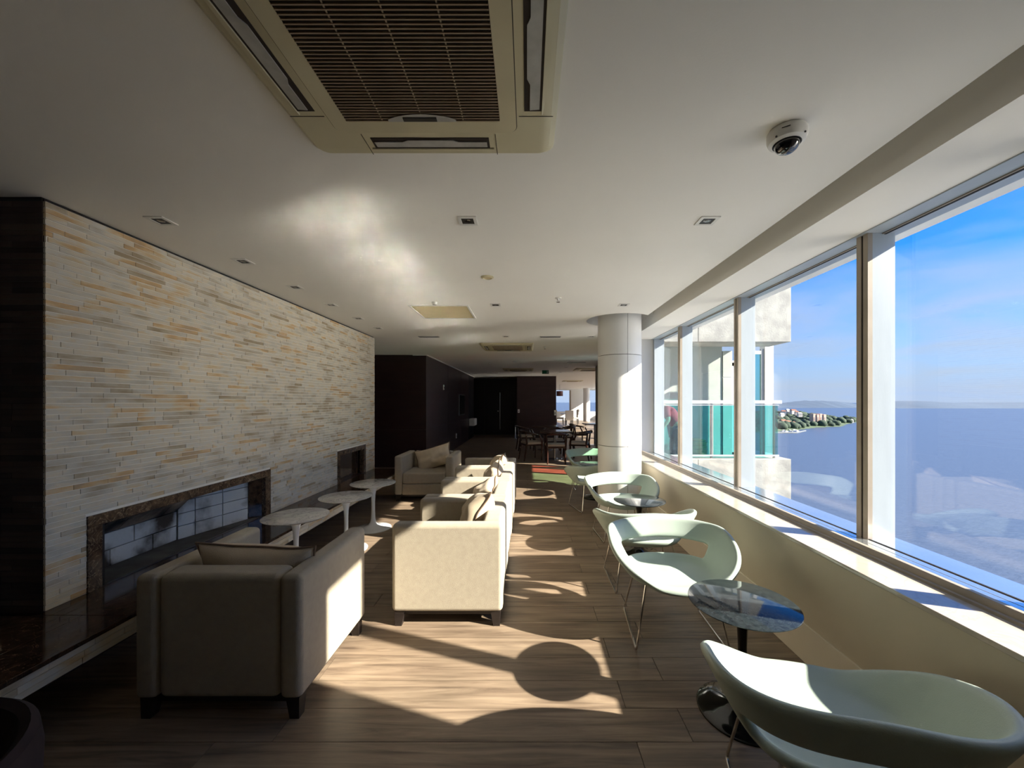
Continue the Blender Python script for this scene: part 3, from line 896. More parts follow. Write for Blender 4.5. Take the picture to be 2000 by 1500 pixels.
# ================================================================== CEILING FIXTURES
def ac_unit(first_label, loc):
    t = thing('air_conditioner', first_label, 'air conditioner', loc)
    S = 0.497
    # panel as a rounded frame, 24 mm proud of the ceiling
    def rr(h, r, n=6):
        p = []
        for cx_, cy_, a0 in ((h - r, h - r, 0), (-h + r, h - r, 90), (-h + r, -h + r, 180), (h - r, -h + r, 270)):
            for i in range(n + 1):
                a = math.radians(a0 + 90 * i / n)
                p.append((cx_ + r * math.cos(a), cy_ + r * math.sin(a)))
        return p
    def ring_(outer, inner, z0, z1, zi=None):
        mb = MB(); n = len(outer); zi = z1 if zi is None else zi
        v = [(x, y, z0) for x, y in outer] + [(x, y, z1) for x, y in outer] + [(x, y, zi) for x, y in inner] + [(x, y, z0) for x, y in inner]
        f = []
        for i in range(n):
            j = (i + 1) % n
            for k_ in range(4):
                f.append((k_ * n + i, k_ * n + j, ((k_ + 1) % 4) * n + j, ((k_ + 1) % 4) * n + i))
        return mb.add(v, f)
    o1 = rr(S, .05); o1b = rr(S - .022, .045)
    mb = MB(); n = len(o1)
    mb.add([(x, y, 0) for x, y in o1] + [(x, y, -.010) for x, y in o1] + [(x, y, -.028) for x, y in o1b],
           [(i, (i + 1) % n, n + (i + 1) % n, n + i) for i in range(n)] + [(n + i, n + (i + 1) % n, 2 * n + (i + 1) % n, 2 * n + i) for i in range(n)] + [tuple(range(2 * n, 3 * n))])
    mb.build('panel', 'ac_plastic', t, smooth=True)
    ring_(rr(.349, .035), rr(.346, .033), -.0275, -.0285).build('seam', 'seam_dark', t)
    ring_(rr(.346, .033), rr(.286, .012), -.0275, -.031).build('grille_frame', 'ac_plastic', t, smooth=True)
    box('grille_well', 'ac_dark', -.288, .288, -.288, .288, -.0292, -.0282, t)
    sl = None
    for i in range(43):
        y = -.28 + i * .56 / 42
        if sl is None:
            sl = box('slat', 'ac_slat', -.285, .285, -.0016, .0016, -.0335, -.029, t)
            sl.location = (0, y, 0)
        else:
            q = bpy.data.objects.new('slat', sl.data); col.objects.link(q); q.parent = t; q.location = (0, y, 0)
    for x in (-.15, 0, .15):
        box('grille_rib', 'ac_slat', x - .002, x + .002, -.285, .285, -.0315, -.029, t)
    for k_ in range(4):
        a = k_ * math.pi / 2
        o = thing_part = box('louver_slot', 'ac_dark', -.235, .235, -.030, .032, -.0300, -.0278, t)
        o.location = (.407 * math.cos(a), .407 * math.sin(a), 0); o.rotation_euler = (0, 0, a - math.pi / 2)
        mb = MB()
        n_ = 20
        vs = []
        for i in range(n_ + 1):
            u = -1 + 2 * i / n_
            vs.append((u * .225, -.010 + .012 * (1 - abs(u)) ** .5 * 0 - (.010 if abs(u) < .5 else 0), -.034))
        top = [(x, .024, -.031) for x, _, _ in vs]
        mb.add(vs + top, [(i, i + 1, n_ + 2 + i, n_ + 1 + i) for i in range(n_)])
        fl = mb.build('louver_flap', 'ac_flap', o)
        fl.modifiers.new('s', 'SOLIDIFY').thickness = .003
        # bowed outer lip
        mb = MB()
        lo_ = [(-.25 + .5 * i / n_, .036 + .016 * (1 - (2 * i / n_ - 1) ** 2), 0) for i in range(n_ + 1)]
        mb.add([(x, y, -.0275) for x, y, _ in lo_] + [(x, .031, -.0275) for x, y, _ in lo_] + [(x, y, -.031) for x, y, _ in lo_] + [(x, .033, -.034) for x, y, _ in lo_],
               [f for i in range(n_) for f in ((i, i + 1, 2 * n_ + 3 + i, 2 * n_ + 2 + i), (2 * n_ + 2 + i, 2 * n_ + 3 + i, 3 * n_ + 4 + i, 3 * n_ + 3 + i), (3 * n_ + 3 + i, 3 * n_ + 4 + i, n_ + 2 + i, n_ + 1 + i))])
        mb.build('louver_lip', 'ac_plastic', o, smooth=True)
        # corner cover seams
        for s in (-1, 1):
            box('corner_seam', 'seam_dark', s * .262 - .0012, s * .262 + .0012, -.05, .075, -.0292, -.0280, o)
    arc = MB()
    n_ = 18
    lo_ = [(-.125 + .25 * i / n_, .268 - .028 * math.sin(math.pi * i / n_) ** .7) for i in range(n_ + 1)]
    arc.add([(x, .276, -.0315) for x, y in lo_] + [(x, y, -.0365) for x, y in lo_] + [(x, .278, -.037) for x, y in lo_],
            [f for i in range(n_) for f in ((i, i + 1, n_ + 2 + i, n_ + 1 + i), (n_ + 1 + i, n_ + 2 + i, 2 * n_ + 3 + i, 2 * n_ + 2 + i), (2 * n_ + 2 + i, 2 * n_ + 3 + i, i + 1, i))])
    d = arc.build('display_bezel', 'ac_flap', t, smooth=True)
    box('display', 'black_plastic', -.068, .055, .256, .274, -.0395, -.0365, d)
    return t
ac = ac_unit('large cream ceiling cassette air conditioner with brown slatted grille next to the dome camera', (-.388, 1.174, CEIL))
def ac_copy(loc, label):
    o = place(ac, True, loc, 0, label)
    return o
ac_copy((-.38, 7.62, CEIL), 'cream ceiling cassette air conditioner over the row of cream armchairs, ahead of the ceiling hatch')
ac_copy((-.30, 13.0, CEIL), 'cream ceiling cassette air conditioner next to the green exit sign')
ac_copy((2.05, 12.9, CEIL), 'cream ceiling cassette air conditioner beside the round clad column over the dining tables')
ac_copy((2.3, 20.0, CEIL), 'cream ceiling cassette air conditioner deep in the bright dining room')
for o_ in (ac,):
    pass

def downlight():
    t = thing('downlight', 'x', 'ceiling light', (0, 0, 0))
    mb = MB()
    for (a, b, c, d) in ((-.055, .055, .036, .055), (-.055, .055, -.055, -.036), (-.055, -.036, -.036, .036), (.036, .055, -.036, .036)):
        mb.box(a, b, c, d, -.006, 0)
    mb.build('trim', 'white_plastic', t)
    box('baffle', 'black_plastic', -.036, .036, -.036, .036, -.003, -.001, t)
    MB().lathe([(.001, -.0045), (.016, -.0045), (.02, -.003)], 16).build('lamp_lens', 'dome_black', t, smooth=True)
    return t
dl = downlight(); first = True
rows = [(-2.17, [2.32, 2.99, 3.66, 4.33, 5.03, 5.70], 'small square recessed downlight in the row beside the stone wall', 'downlights beside the stone wall'),
        (-.353, [2.32, 4.33, 6.42, 10.4], 'small square recessed downlight along the middle of the lounge ceiling', 'downlights along the ceiling middle'),
        (1.065, [2.32, 4.33], 'small square recessed downlight over the mint chairs by the window', 'downlights over the mint chairs'),
        (1.05, [6.42], 'small square recessed downlight just behind the round clad column', None),
        (1.2, [11.0, 12.2, 14.2], 'small recessed downlight over the dining tables', 'downlights over the dining tables')]
for x, ys, lab, grp in rows:
    for y in ys:
        o = place(dl, not first, (x, y, CEIL), 0, lab, grp)
        first = False

# hatch
t = thing('ceiling_hatch', 'square beige access hatch with white rim in the ceiling', 'access panel', (-.99, 4.68, CEIL))
h = .335
for nm, a, b, c, d in (('rim', -h, h, h - .022, h), ('rim', -h, h, -h, -h + .022), ('rim', -h, -h + .022, -h + .022, h - .022), ('rim', h - .022, h, -h + .022, h - .022)):
    box(nm, 'white_plastic', a, b, c, d, -.010, 0, t)
box('panel', 'hatch_beige', -h + .026, h - .026, -h + .026, h - .026, -.006, 0, t)
# ceiling speaker, sprinklers, detectors
t = thing('ceiling_speaker', 'small round beige ceiling speaker between the hatch and the downlight', 'speaker', (-.344, 3.37, CEIL))
MB().lathe([(.055, 0), (.055, -.006), (.040, -.012), (.036, -.006)], 32).build('rim', 'ac_plastic', t, smooth=True)
MB().lathe([(.001, -.005), (.037, -.007)], 32).build('mesh', 'hatch_beige', t, smooth=True)
def sprinkler(lab, x, y, grp=None):
    t = thing('sprinkler', lab, 'sprinkler', (x, y, CEIL), group=grp)
    MB().lathe([(.035, 0), (.033, -.006), (.012, -.010), (.010, -.030), (.001, -.032)], 20).build('body', 'white_plastic', t, smooth=True)
    MB().lathe([(.001, -.045), (.020, -.045), (.020, -.042), (.001, -.042)], 16).build('deflector', 'steel', t)
    MB().tube([(.010, 0, -.03), (.012, 0, -.044)], .0025, 6).tube([(-.010, 0, -.03), (-.012, 0, -.044)], .0025, 6).build('arms', 'steel', t)
sprinkler('white ceiling sprinkler above the mint chairs, beyond the ceiling speaker', .318, 4.05)
sprinkler('white ceiling sprinkler beside the cassette over the armchair row', .34, 7.62)
sprinkler('white ceiling sprinkler near the dark wood wall', -1.03, 10.7)
sprinkler('white ceiling sprinkler near the black door', -1.05, 14.4)
def detector(lab, x, y, r=.045):
    t = thing('smoke_detector', lab, 'detector', (x, y, CEIL))
    MB().lathe([(r, 0), (r, -.012), (r * .7, -.028), (.001, -.032)], 24).build('housing', 'white_plastic', t, smooth=True)
    MB().lathe([(r * .72, -.0275), (r * .66, -.031)], 24).build('vent_ring', 'black_plastic', t)
detector('tiny white ceiling detector beside the beige hatch', -1.0, 4.22, .03)
def vent(lab, x, y, w=.34, d=.09):
    t = thing('air_vent', lab, 'vent', (x, y, CEIL))
    box('frame', 'grey_grille', -w / 2, w / 2, -d / 2, d / 2, -.008, 0, t)
    for i in range(4):
        yy = -d / 2 + .012 + i * (d - .024) / 3
        box('slat', 'black_plastic', -w / 2 + .01, w / 2 - .01, yy - .004, yy + .004, -.0095, -.008, t)
vent('grey slotted ceiling vent on the stone wall side of the cassette', -1.62, 6.45)
vent('grey slotted ceiling vent on the column side of the cassette', .38, 6.45)
vent('grey slotted ceiling vent over the dining chairs', 1.33, 10.6, .5, .1)
# dome camera
t = thing('security_camera', 'white dome security camera with black bubble on the ceiling', 'camera', (1.03, 1.555, CEIL))
MB().lathe([(.001, 0), (.066, 0), (.070, -.006), (.070, -.030), (.064, -.046), (.050, -.052), (.047, -.046), (.001, -.046)], 48).build('housing', 'white_plastic', t, smooth=True)
MB().lathe([(.046, -.046)] + [(.045 * math.cos(a), -.050 - .040 * math.sin(a)) for a in [i * math.pi / 20 for i in range(10)]] + [(.0008, -.090)], 40).build('dome', 'dome_black', t, smooth=True)
MB().lathe([(.0462, -.0465), (.0468, -.0525), (.0500, -.0530)], 40).build('dome_ring', 'black_plastic', t, smooth=True)
for a in (3.6, 5.2):
    o = MB().lathe([(.001, 0), (.0035, 0), (.0035, .004), (.001, .004)], 10).build('screw', 'black_plastic', t)
    o.location = (.0655 * math.cos(a), .0655 * math.sin(a), -.042); o.rotation_euler = (math.pi / 2, 0, a + math.pi / 2)
o = box('logo_bar', 'black_plastic', -.014, .014, -.0008, .0008, -.0015, .0015, t)
o.location = (.0706 * math.cos(4.1), .0706 * math.sin(4.1), -.022); o.rotation_euler = (0, 0, 4.1 + math.pi / 2)
# exit sign
t = thing('exit_sign', 'green emergency exit sign with white arrow and running figure', 'sign', (.60, 13.0, CEIL))
box('board', 'sign_green', -.11, .11, -.012, .012, -.145, -.025, t)
MB().tube([(-.08, 0, 0), (-.08, 0, -.025)], .004, 6).tube([(.08, 0, 0), (.08, 0, -.025)], .004, 6).build('hanger', 'steel', t)
MB().prism([(-.092, 0), (-.062, .030), (-.062, .012), (-.020, .012), (-.020, -.012), (-.062, -.012), (-.062, -.030)], -.001, .001).build('arrow', 'white_plastic', t)
o = t.children[-1]; o.rotation_euler = (math.pi / 2, 0, 0); o.location = (0, -.0135, -.085)
mb = MB(); mb.box(.045, .05, -.0145, -.0125, -.135, -.037).box(.092, .097, -.0145, -.0125, -.135, -.037).box(.045, .097, -.0145, -.0125, -.042, -.037)
mb.build('door_symbol', 'white_plastic', t)
mb = MB()
mb.tube([(.068, -.0135, -.068), (.064, -.0135, -.098)], .007, 6).tube([(.064, -.0135, -.098), (.052, -.0135, -.112), (.040, -.0135, -.116)], .004, 6)
mb.tube([(.064, -.0135, -.098), (.074, -.0135, -.112), (.070, -.0135, -.130)], .004, 6).tube([(.068, -.0135, -.07), (.056, -.0135, -.082)], .003, 6).tube([(.068, -.0135, -.07), (.082, -.0135, -.082)], .003, 6)
mb.lathe([(.001, -.0135), (.007, -.0135)], 10, .066, .055)
mb.build('figure_symbol', 'white_plastic', t)

# ================================================================== ARMCHAIRS AND CUSHIONS
def make_armchair():
    W, D, Hh, T = .786, .74, .685, .105
    t = thing('armchair', 'x', 'armchair')
    w, d = W / 2, D / 2
    box('arm', 'fabric_cream', -w, -w + T, -d, d, .10, Hh, t, bevel=.030, seg=4)
    box('arm', 'fabric_cream', w - T, w, -d, d, .10, Hh, t, bevel=.030, seg=4)
    box('backrest', 'fabric_cream', -w + T + .002, w - T - .002, d - .150, d - .006, .10, Hh, t, bevel=.034, seg=4)
    box('seat_base', 'fabric_cream', -w + T + .002, w - T - .002, -d + .004, d - .12, .10, .262, t, bevel=.012, seg=3)
    box('seat_cushion', 'fabric_cream', -w + T + .003, w - T - .003, -d - .004, d - .148, .265, .435, t, bevel=.032, seg=4)
    box('plinth_frame', 'leg_wood', -w + .035, w - .035, -d + .035, d - .035, .072, .102, t)
    for sx in (-1, 1):
        for sy in (-1, 1):
            x, y = sx * (w - .045), sy * (d - .045)
            a, b = .032, .022
            ix, iy = x - sx * .004, y - sy * .004
            MB().hexa([(x + sx * .004 - b, y + sy * .004 - b, 0), (x + sx * .004 + b, y + sy * .004 - b, 0), (x + sx * .004 + b, y + sy * .004 + b, 0), (x + sx * .004 - b, y + sy * .004 + b, 0),
                       (ix - a, iy - a, .100), (ix + a, iy - a, .100), (ix + a, iy + a, .100), (ix - a, iy + a, .100)]).build('leg', 'leg_wood', t)
    return t
arm0 = make_armchair()
PI = math.pi
# rz: the chair faces local -y
chairs = [((-1.455, 2.205, 0), PI, 'cream armchair standing alone in shade with its back turned, nearest the hearth bench', None),
          ((-.535, 2.995, 0), -PI / 2, 'cream armchair at the open end of the row of four, side panel fully in sunlight', 'row of four cream armchairs'),
          ((-.535, 3.787, 0), -PI / 2, 'second cream armchair of the row of four, counted from the sunlit side panel', 'row of four cream armchairs'),
          ((-.535, 4.579, 0), -PI / 2, 'third cream armchair of the row of four, counted from the sunlit side panel', 'row of four cream armchairs'),
          ((-.535, 5.371, 0), -PI / 2, 'last cream armchair of the row of four, closest to the dark wood walls', 'row of four cream armchairs'),
          ((-1.56, 6.26, 0), 0.0, 'cream armchair facing the lounge in front of the dark wood wall', None)]
for i, (p, r, lab, grp) in enumerate(chairs):
    o = place(arm0, i > 0, p, r, lab, grp)
    if i == 5: o.scale = (1.13, 1.0, 1.0)

def make_cushion(seed, W=.46, Hh=.40, T=.15):
    t = thing('cushion', 'x', 'cushion')
    n = 22
    rnd = random.Random(seed)
    off = Vector((rnd.uniform(0, 50), rnd.uniform(0, 50), 0))
    def edge(u, v):
        k = 1 - .10 * (1 - u * u) * 0
        sx = 1 - .085 * (1 - abs(v) ** 2.2); sy = 1 - .085 * (1 - abs(u) ** 2.2)
        return u * W / 2 * sx, v * Hh / 2 * sy
    vs = []; fs = []
    idx = {}
    for side in (1, -1):
        for i in range(n + 1):
            for j in range(n + 1):
                u, v = -1 + 2 * i / n, -1 + 2 * j / n
                if side == -1 and (i in (0, n) or j in (0, n)):
                    idx[(side, i, j)] = idx[(1, i, j)]; continue
                x, y = edge(u, v)
                th = T / 2 * (max(0, (1 - u ** 2)) ** .45) * (max(0, (1 - v ** 2)) ** .45)
                nz = mnoise.noise(Vector((u * 2.2, v * 2.2, side * 3)) + off) * .020 + mnoise.noise(Vector((u * 5, v * 2.2, side * 3)) + off) * .012
                th += nz * (1 - u ** 4) * (1 - v ** 4)
                bend = .02 * mnoise.noise(Vector((u * 1.3, v * 1.3, 9)) + off)
                idx[(side, i, j)] = len(vs); vs.append((x, side * th + bend, y))
        for i in range(n):
            for j in range(n):
                q = [idx[(side, i, j)], idx[(side, i + 1, j)], idx[(side, i + 1, j + 1)], idx[(side, i, j + 1)]]
                fs.append(tuple(q if side == 1 else q[::-1]))
    MB().add(vs, fs).build('cover', 'cushion_cloth', t, smooth=True, subsurf=1)
    rimp = [(i, 0) for i in range(n)] + [(n, j) for j in range(n)] + [(n - i, n) for i in range(n)] + [(0, n - j) for j in range(n)]
    MB().tube([vs[idx[(1, i, j)]] for i, j in rimp], .0052, 8, closed=True).build('piping', 'piping_brown', t, smooth=True)
    return t
def cushion(seed, loc, rot, label, W=.46, Hh=.40, T=.15):
    c = make_cushion(seed, W, Hh, T)
    c.location = loc; c.rotation_euler = rot; c['label'] = label
    c['group'] = 'cream cushions with brown piping'
    return c
R = math.radians
cushion(1, (-1.43, 2.10, .585), (R(16), R(2), R(2)), 'cream cushion with brown piping slouching in the shaded armchair nearest the hearth bench', .62, .35, .21)
cushion(2, (-.395, 3.12, .595), (R(-26), R(-14), R(-90 + 8)), 'cream cushion with brown piping on the sunlit end armchair of the row', .46, .40, .25)
cushion(3, (-.415, 3.86, .545), (R(-32), R(10), R(-90)), 'cream cushion with brown piping lying low on the second armchair of the row', .46, .38, .25)
cushion(4, (-.405, 4.60, .575), (R(-24), R(22), R(-90)), 'cream cushion with brown piping and upright corner on the third armchair of the row', .44, .38, .25)
cushion(5, (-.40, 5.36, .60), (R(-22), R(-4), R(-90)), 'cream cushion with brown piping on the last armchair of the row', .46, .40, .25)
cushion(6, (-1.52, 6.36, .60), (R(-20), R(-16), R(0)), 'cream cushion with brown piping tilted across the armchair facing the lounge', .60, .36, .17)

# ================================================================== TULIP TABLES
def make_tulip(label, top_m, body_m, loc, tr=.255, h=.54, base_r=.205):
    t = thing('side_table', label, 'side table', loc)
    MB().lathe([(.001, h - .018), (tr - .028, h - .018), (tr - .004, h - .007), (tr, h - .004), (tr, h - .001), (tr - .002, h), (.001, h)], 72).build('table_top', top_m, t, smooth=True)
    prof = [(.001, 0), (base_r, 0), (base_r, .006), (base_r - .006, .011), (base_r * .75, .018), (base_r * .45, .030), (.055, .048), (.034, .075), (.024, .12), (.020, .20),
            (.020, .32), (.024, .40), (.034, .455), (.055, .490), (.085, h - .022), (.085, h - .018), (.001, h - .018)]
    MB().lathe(prof, 48).build('pedestal', body_m, t, smooth=True)
    return t
make_tulip('round white marble side table behind the shaded armchair', 'white_marble', 'white_gloss', (-1.955, 3.31, 0))
make_tulip('middle one of three round white marble side tables along the hearth bench', 'white_marble', 'white_gloss', (-1.846, 3.99, 0))
make_tulip('round white marble side table closest to the armchair facing the lounge', 'white_marble', 'white_gloss', (-1.83, 4.65, 0))
make_tulip('black round side table between the two tub chairs farthest from the round column', 'black_marble', 'black_gloss', (1.043, 1.90, 0), tr=.245, h=.53)
make_tulip('black round side table between the two tub chairs in front of the round column', 'black_marble', 'black_gloss', (1.11, 3.88, 0), tr=.25, h=.53)
make_tulip('black round side table half hidden behind the round column', 'black_marble', 'black_gloss', (1.06, 6.15, 0), tr=.25, h=.53)

# ================================================================== MINT TUB CHAIRS
def make_tub():
    t = thing('tub_chair', 'x', 'chair')
    NT, NS = 64, 18
    ZS = .395
    def Rim(th):          # plan outline of the rim, th = 0 at the back (+y)
        s, c = math.sin(th), math.cos(th)
        ax = .385
        ay = .315 if c > 0 else .335
        p = 2.9 if c > 0 else 2.3
        r = (abs(s / ax) ** p + abs(c / ay) ** p) ** (-1 / p)
        return r
    def zr(th):
        a = abs(th) / math.pi            # 0 back .. 1 front
        if a < .34:
            return .655 + .012 * math.cos(a / .34 * math.pi)
        u = (a - .34) / .66
        s_ = u * u * (3 - 2 * u)
        return .643 - (.643 - .412) * min(1, s_ * 1.12)
    def P(i, j):
        th = -math.pi + 2 * math.pi * i / NT
        s = j / NS
        r = Rim(th)
        back = max(0, math.cos(th / 2)) ** 2
        if s < .55:
            g = s / .55 * .66
        else:
            g = .66 + (s - .55) / .45 * .34
        hh = 0 if s < .5 else ((s - .5) / .5)
        hh = hh ** 1.25
        x, y = r * g * math.sin(th), r * g * math.cos(th)
        z = ZS + (zr(th) - ZS) * hh + .020 * s * s * (1 - back)
        z -= .012 * math.exp(-((s - .35) / .3) ** 2)
        z += .015 * (1 - s) * 0
        # front edge rolls down a little
        if s > .85:
            fr = max(0, -math.cos(th)) ** 3
            z -= fr * .05 * ((s - .85) / .15) ** 2
        return (x, y, z)
    vs = [(0, 0, P(0, 0)[2])]
    for j in range(1, NS + 1):
        for i in range(NT):
            vs.append(P(i, j))
    fs = []
    def vid(i, j): return 0 if j == 0 else 1 + (j - 1) * NT + (i % NT)
    def opening(i, j):
        th = -math.pi + 2 * math.pi * (i + .5) / NT
        s = (j + .5) / NS
        w = math.radians(60)
        if abs(th) > w: return False
        if not 11 <= j <= 13: return False
        return True
    for j in range(NS):
        for i in range(NT):
            if opening(i, j): continue
            if j == 0: fs.append((0, vid(i, 1), vid(i + 1, 1)))
            else: fs.append((vid(i, j), vid(i + 1, j), vid(i + 1, j + 1), vid(i, j + 1)))
    me = bpy.data.meshes.new('shell'); me.from_pydata(vs, [], [f[::-1] for f in fs])
    me.materials.append(M['mint_leather'])
    bm = bmesh.new(); bm.from_mesh(me)
    bmesh.ops.recalc_face_normals(bm, faces=bm.faces)
    up = sum(f.normal.z for f in bm.faces)
    if up < 0: bmesh.ops.reverse_faces(bm, faces=bm.faces)
    loose = [v for v in bm.verts if not v.link_faces]
    bmesh.ops.delete(bm, geom=loose, context='VERTS')
    bm.to_mesh(me); bm.free()
    me.polygons.foreach_set('use_smooth', [True] * len(me.polygons))
    o = bpy.data.objects.new('shell', me); col.objects.link(o); o.parent = t
    sd = o.modifiers.new('solid', 'SOLIDIFY'); sd.thickness = .036; sd.offset = -1; sd.use_even_offset = False
    sb = o.modifiers.new('sub', 'SUBSURF'); sb.levels = 1; sb.render_levels = 1
    for s in (-1, 1):
        def arcpt(a, b, c, r=.03):
            a, b, c = Vector(a), Vector(b), Vector(c)
            p, q = b + (a - b).normalized() * r, b + (c - b).normalized() * r
            return [p.lerp(b, .0), p.lerp(b, .5).lerp(b.lerp(q, .5), .25), (p + q) / 4 + b / 2, q.lerp(b, .5).lerp(b.lerp(p, .5), .25), q]
        A, B, C, D_ = (s * .205, -.185, .375), (s * .275, -.245, .007), (s * .262, .245, .007), (s * .195, .150, .375)
        pts = [A] + arcpt(A, B, C) + arcpt(B, C, D_) + [D_]
        MB().tube(pts, .0065, 10).build('sled_leg', 'chrome', t, smooth=True)
    MB().tube([(-.205, -.185, .375), (.205, -.185, .375)], .006, 8).tube([(-.195, .150, .375), (.195, .150, .375)], .006, 8).build('seat_rail', 'chrome', t, smooth=True)
    return t
tub0 = make_tub()
tubs = [((1.035, 1.335, 0), PI - .27, 'mint leather tub chair with its back turned, at the black table farthest from the column'),
        ((.945, 2.575, 0), -.07, 'mint leather tub chair with open back slot, facing the back of another tub chair'),
        ((.96, 3.28, 0), PI - .03, 'mint leather tub chair with its back against the open-slotted tub chair'),
        ((1.06, 4.40, 0), .10, 'mint leather tub chair with pleated backrest in front of the round column'),
        ((.93, 5.55, 0), PI + .25, 'mint leather tub chair with its back turned, beside the foot of the round column'),
        ((1.08, 6.85, 0), .05, 'mint leather tub chair beyond the round column next to the coloured light on the floor')]
for i, (p, r, lab) in enumerate(tubs):
    place(tub0, i > 0, p, r, lab, 'mint tub chairs by the window')

# dark chair cut off by the corner of the frame
t = thing('barrel_chair', 'dark purple upholstered round-backed chair beside the hearth bench end', 'chair', (-1.63, .86, 0), .4)
prof = [(.30, .12), (.34, .12), (.352, .30), (.360, .52), (.352, .585), (.335, .60), (.315, .585), (.305, .45), (.30, .43)]
MB().lathe(prof + [prof[0]], 48, a0=R(-150), a1=R(150)).build('backrest', 'purple_velvet', t, smooth=True)
MB().lathe([(.001, .12), (.30, .12), (.305, .38), (.28, .44), (.001, .45)], 40).build('seat', 'purple_velvet', t, smooth=True)
for a in (45, 135, 225, 315):
    MB().tube([(.24 * math.cos(R(a)), .24 * math.sin(R(a)), .125), (.27 * math.cos(R(a)), .27 * math.sin(R(a)), 0)], [.022, .014], 10).build('leg', 'leg_wood', t, smooth=True)

# ================================================================== DINING SETS
def make_dining_chair():
    t = thing('dining_chair', 'x', 'chair')
    for sx in (-1, 1):
        MB().tube([(sx * .235, -.20, 0), (sx * .245, -.205, .25), (sx * .255, -.20, .50), (sx * .275, -.12, .66)], [.017, .024, .026, .020], 8).build('leg', 'dining_wood', t, smooth=True)
        MB().tube([(sx * .215, .27, 0), (sx * .215, .225, .25), (sx * .225, .20, .45), (sx * .245, .235, .70)], [.017, .024, .027, .021], 8).build('leg', 'dining_wood', t, smooth=True)
    pts = []; rad = []
    for i in range(17):
        a = R(-20 + 220 * i / 16)
        k = abs(i - 8) / 8
        pts.append((.30 * math.cos(a), .02 + .27 * math.sin(a), .665 + .075 * (1 - k ** 1.5))); rad.append(.019 + .026 * (1 - k))
    MB().tube(pts, rad, 10).build('top_rail', 'dining_wood', t, smooth=True)
    mb = MB()
    for a, b in (((-.24, -.2, .40), (.24, -.2, .40)), ((-.22, .21, .40), (.22, .21, .40)), ((-.24, -.2, .40), (-.22, .21, .40)), ((.24, -.2, .40), (.22, .21, .40))):
        mb.tube([a, b], .022, 8)
    mb.build('seat_rail', 'dining_wood', t, smooth=True)
    MB().prism([(-.26, -.25), (.26, -.25), (.235, .215), (-.235, .215)], .415, .475).build('seat', 'seat_cream', t, bevel=.02)
    return t
dc0 = make_dining_chair()
def make_dining_table():
    t = thing('dining_table', 'x', 'table')
    box('table_top', 'dining_wood', -.40, .40, -.40, .40, .715, .75, t, bevel=.006)
    MB().lathe([(.001, .012), (.04, .012), (.04, .715), (.001, .715)], 20).build('pedestal', 'steel', t, smooth=True)
    MB().lathe([(.001, 0), (.24, 0), (.24, .010), (.05, .022), (.001, .022)], 32).build('foot', 'steel', t, smooth=True)
    return t
dt0 = make_dining_table()
TB = [(.72, 10.25, 'dark square dining table closest to the mint tub chairs'), (.55, 12.3, 'dark square dining table in front of the dark pier'), (2.35, 13.6, 'dark square dining table half hidden behind the round column')]
for i, (x, y, lab) in enumerate(TB):
    place(dt0, i > 0, (x, y, 0), 0, lab, 'dark dining tables')
CH = [(.10, 10.22, PI / 2 + .35, 'dark wooden dining chair with cream seat, side-on at the table nearest the mint chairs'),
      (.70, 9.66, PI, 'dark wooden dining chair with cream seat, back turned to the lounge'),
      (1.36, 10.15, -PI / 2 - .3, 'dark wooden dining chair with cream seat, between the dining table and the column'),
      (.75, 10.98, 0, 'dark wooden dining chair with cream seat, tucked behind the table closest to the mint chairs'),
      (-.05, 12.2, PI / 2 + .2, 'dark wooden dining chair with cream seat, in front of the dark pier'),
      (1.2, 12.3, -PI / 2, 'dark wooden dining chair with cream seat, at the table before the dark pier'),
      (1.74, 13.2, PI / 2 + .2, 'dark wooden dining chair with cream seat, partly hidden by the column')]
for i, (x, y, r, lab) in enumerate(CH):
    # chairs face local -y
    place(dc0, i > 0, (x, y, 0), r, lab, 'dark dining chairs')
# pale chairs deep in the bright room
def make_pale_chair():
    t = thing('upholstered_chair', 'x', 'chair')
    box('seat', 'white_fabric', -.25, .25, -.25, .25, .38, .50, t, bevel=.03)
    o = box('backrest', 'white_fabric', -.25, .25, .19, .27, .45, .98, t, bevel=.03)
    for sx in (-1, 1):
        for sy in (-1, 1):
            MB().tube([(sx * .21, sy * .21, .39), (sx * .22, sy * .225, 0)], [.022, .014], 8).build('leg', 'leg_wood', t, smooth=True)
    return t
pc0 = make_pale_chair()
PC = [(2.55, 24.0, PI, 'pale upholstered chair with its back turned, in the bright dining room'), (3.05, 25.6, -PI / 2, 'pale upholstered chair side-on beside the far white wall'),
      (2.1, 25.4, PI / 2, 'pale upholstered chair under the far blue window'), (3.3, 27.2, -PI / 2, 'pale upholstered chair closest to the far white column')]
for i, (x, y, r, lab) in enumerate(PC):
    place(pc0, i > 0, (x, y, 0), r, lab, 'pale chairs in the bright dining room')
t = place(dt0, True, (2.55, 25.4, 0), 0, 'dark square dining table among the pale upholstered chairs', 'dark dining tables')
t = thing('pendant_lamp', 'dark red drum lampshade hanging before the far blue window', 'lamp', (1.98, 24.0, 0))
MB().lathe([(.19, 1.86), (.20, 1.86), (.20, 2.16), (.19, 2.16), (.19, 1.86)], 32).build('lamp_shade', 'pendant_red', t, smooth=True)
MB().tube([(0, 0, 2.1), (0, 0, CEIL)], .006, 6).tube([(-.19, 0, 2.12), (.19, 0, 2.12)], .004, 6).build('cord', 'black_plastic', t)

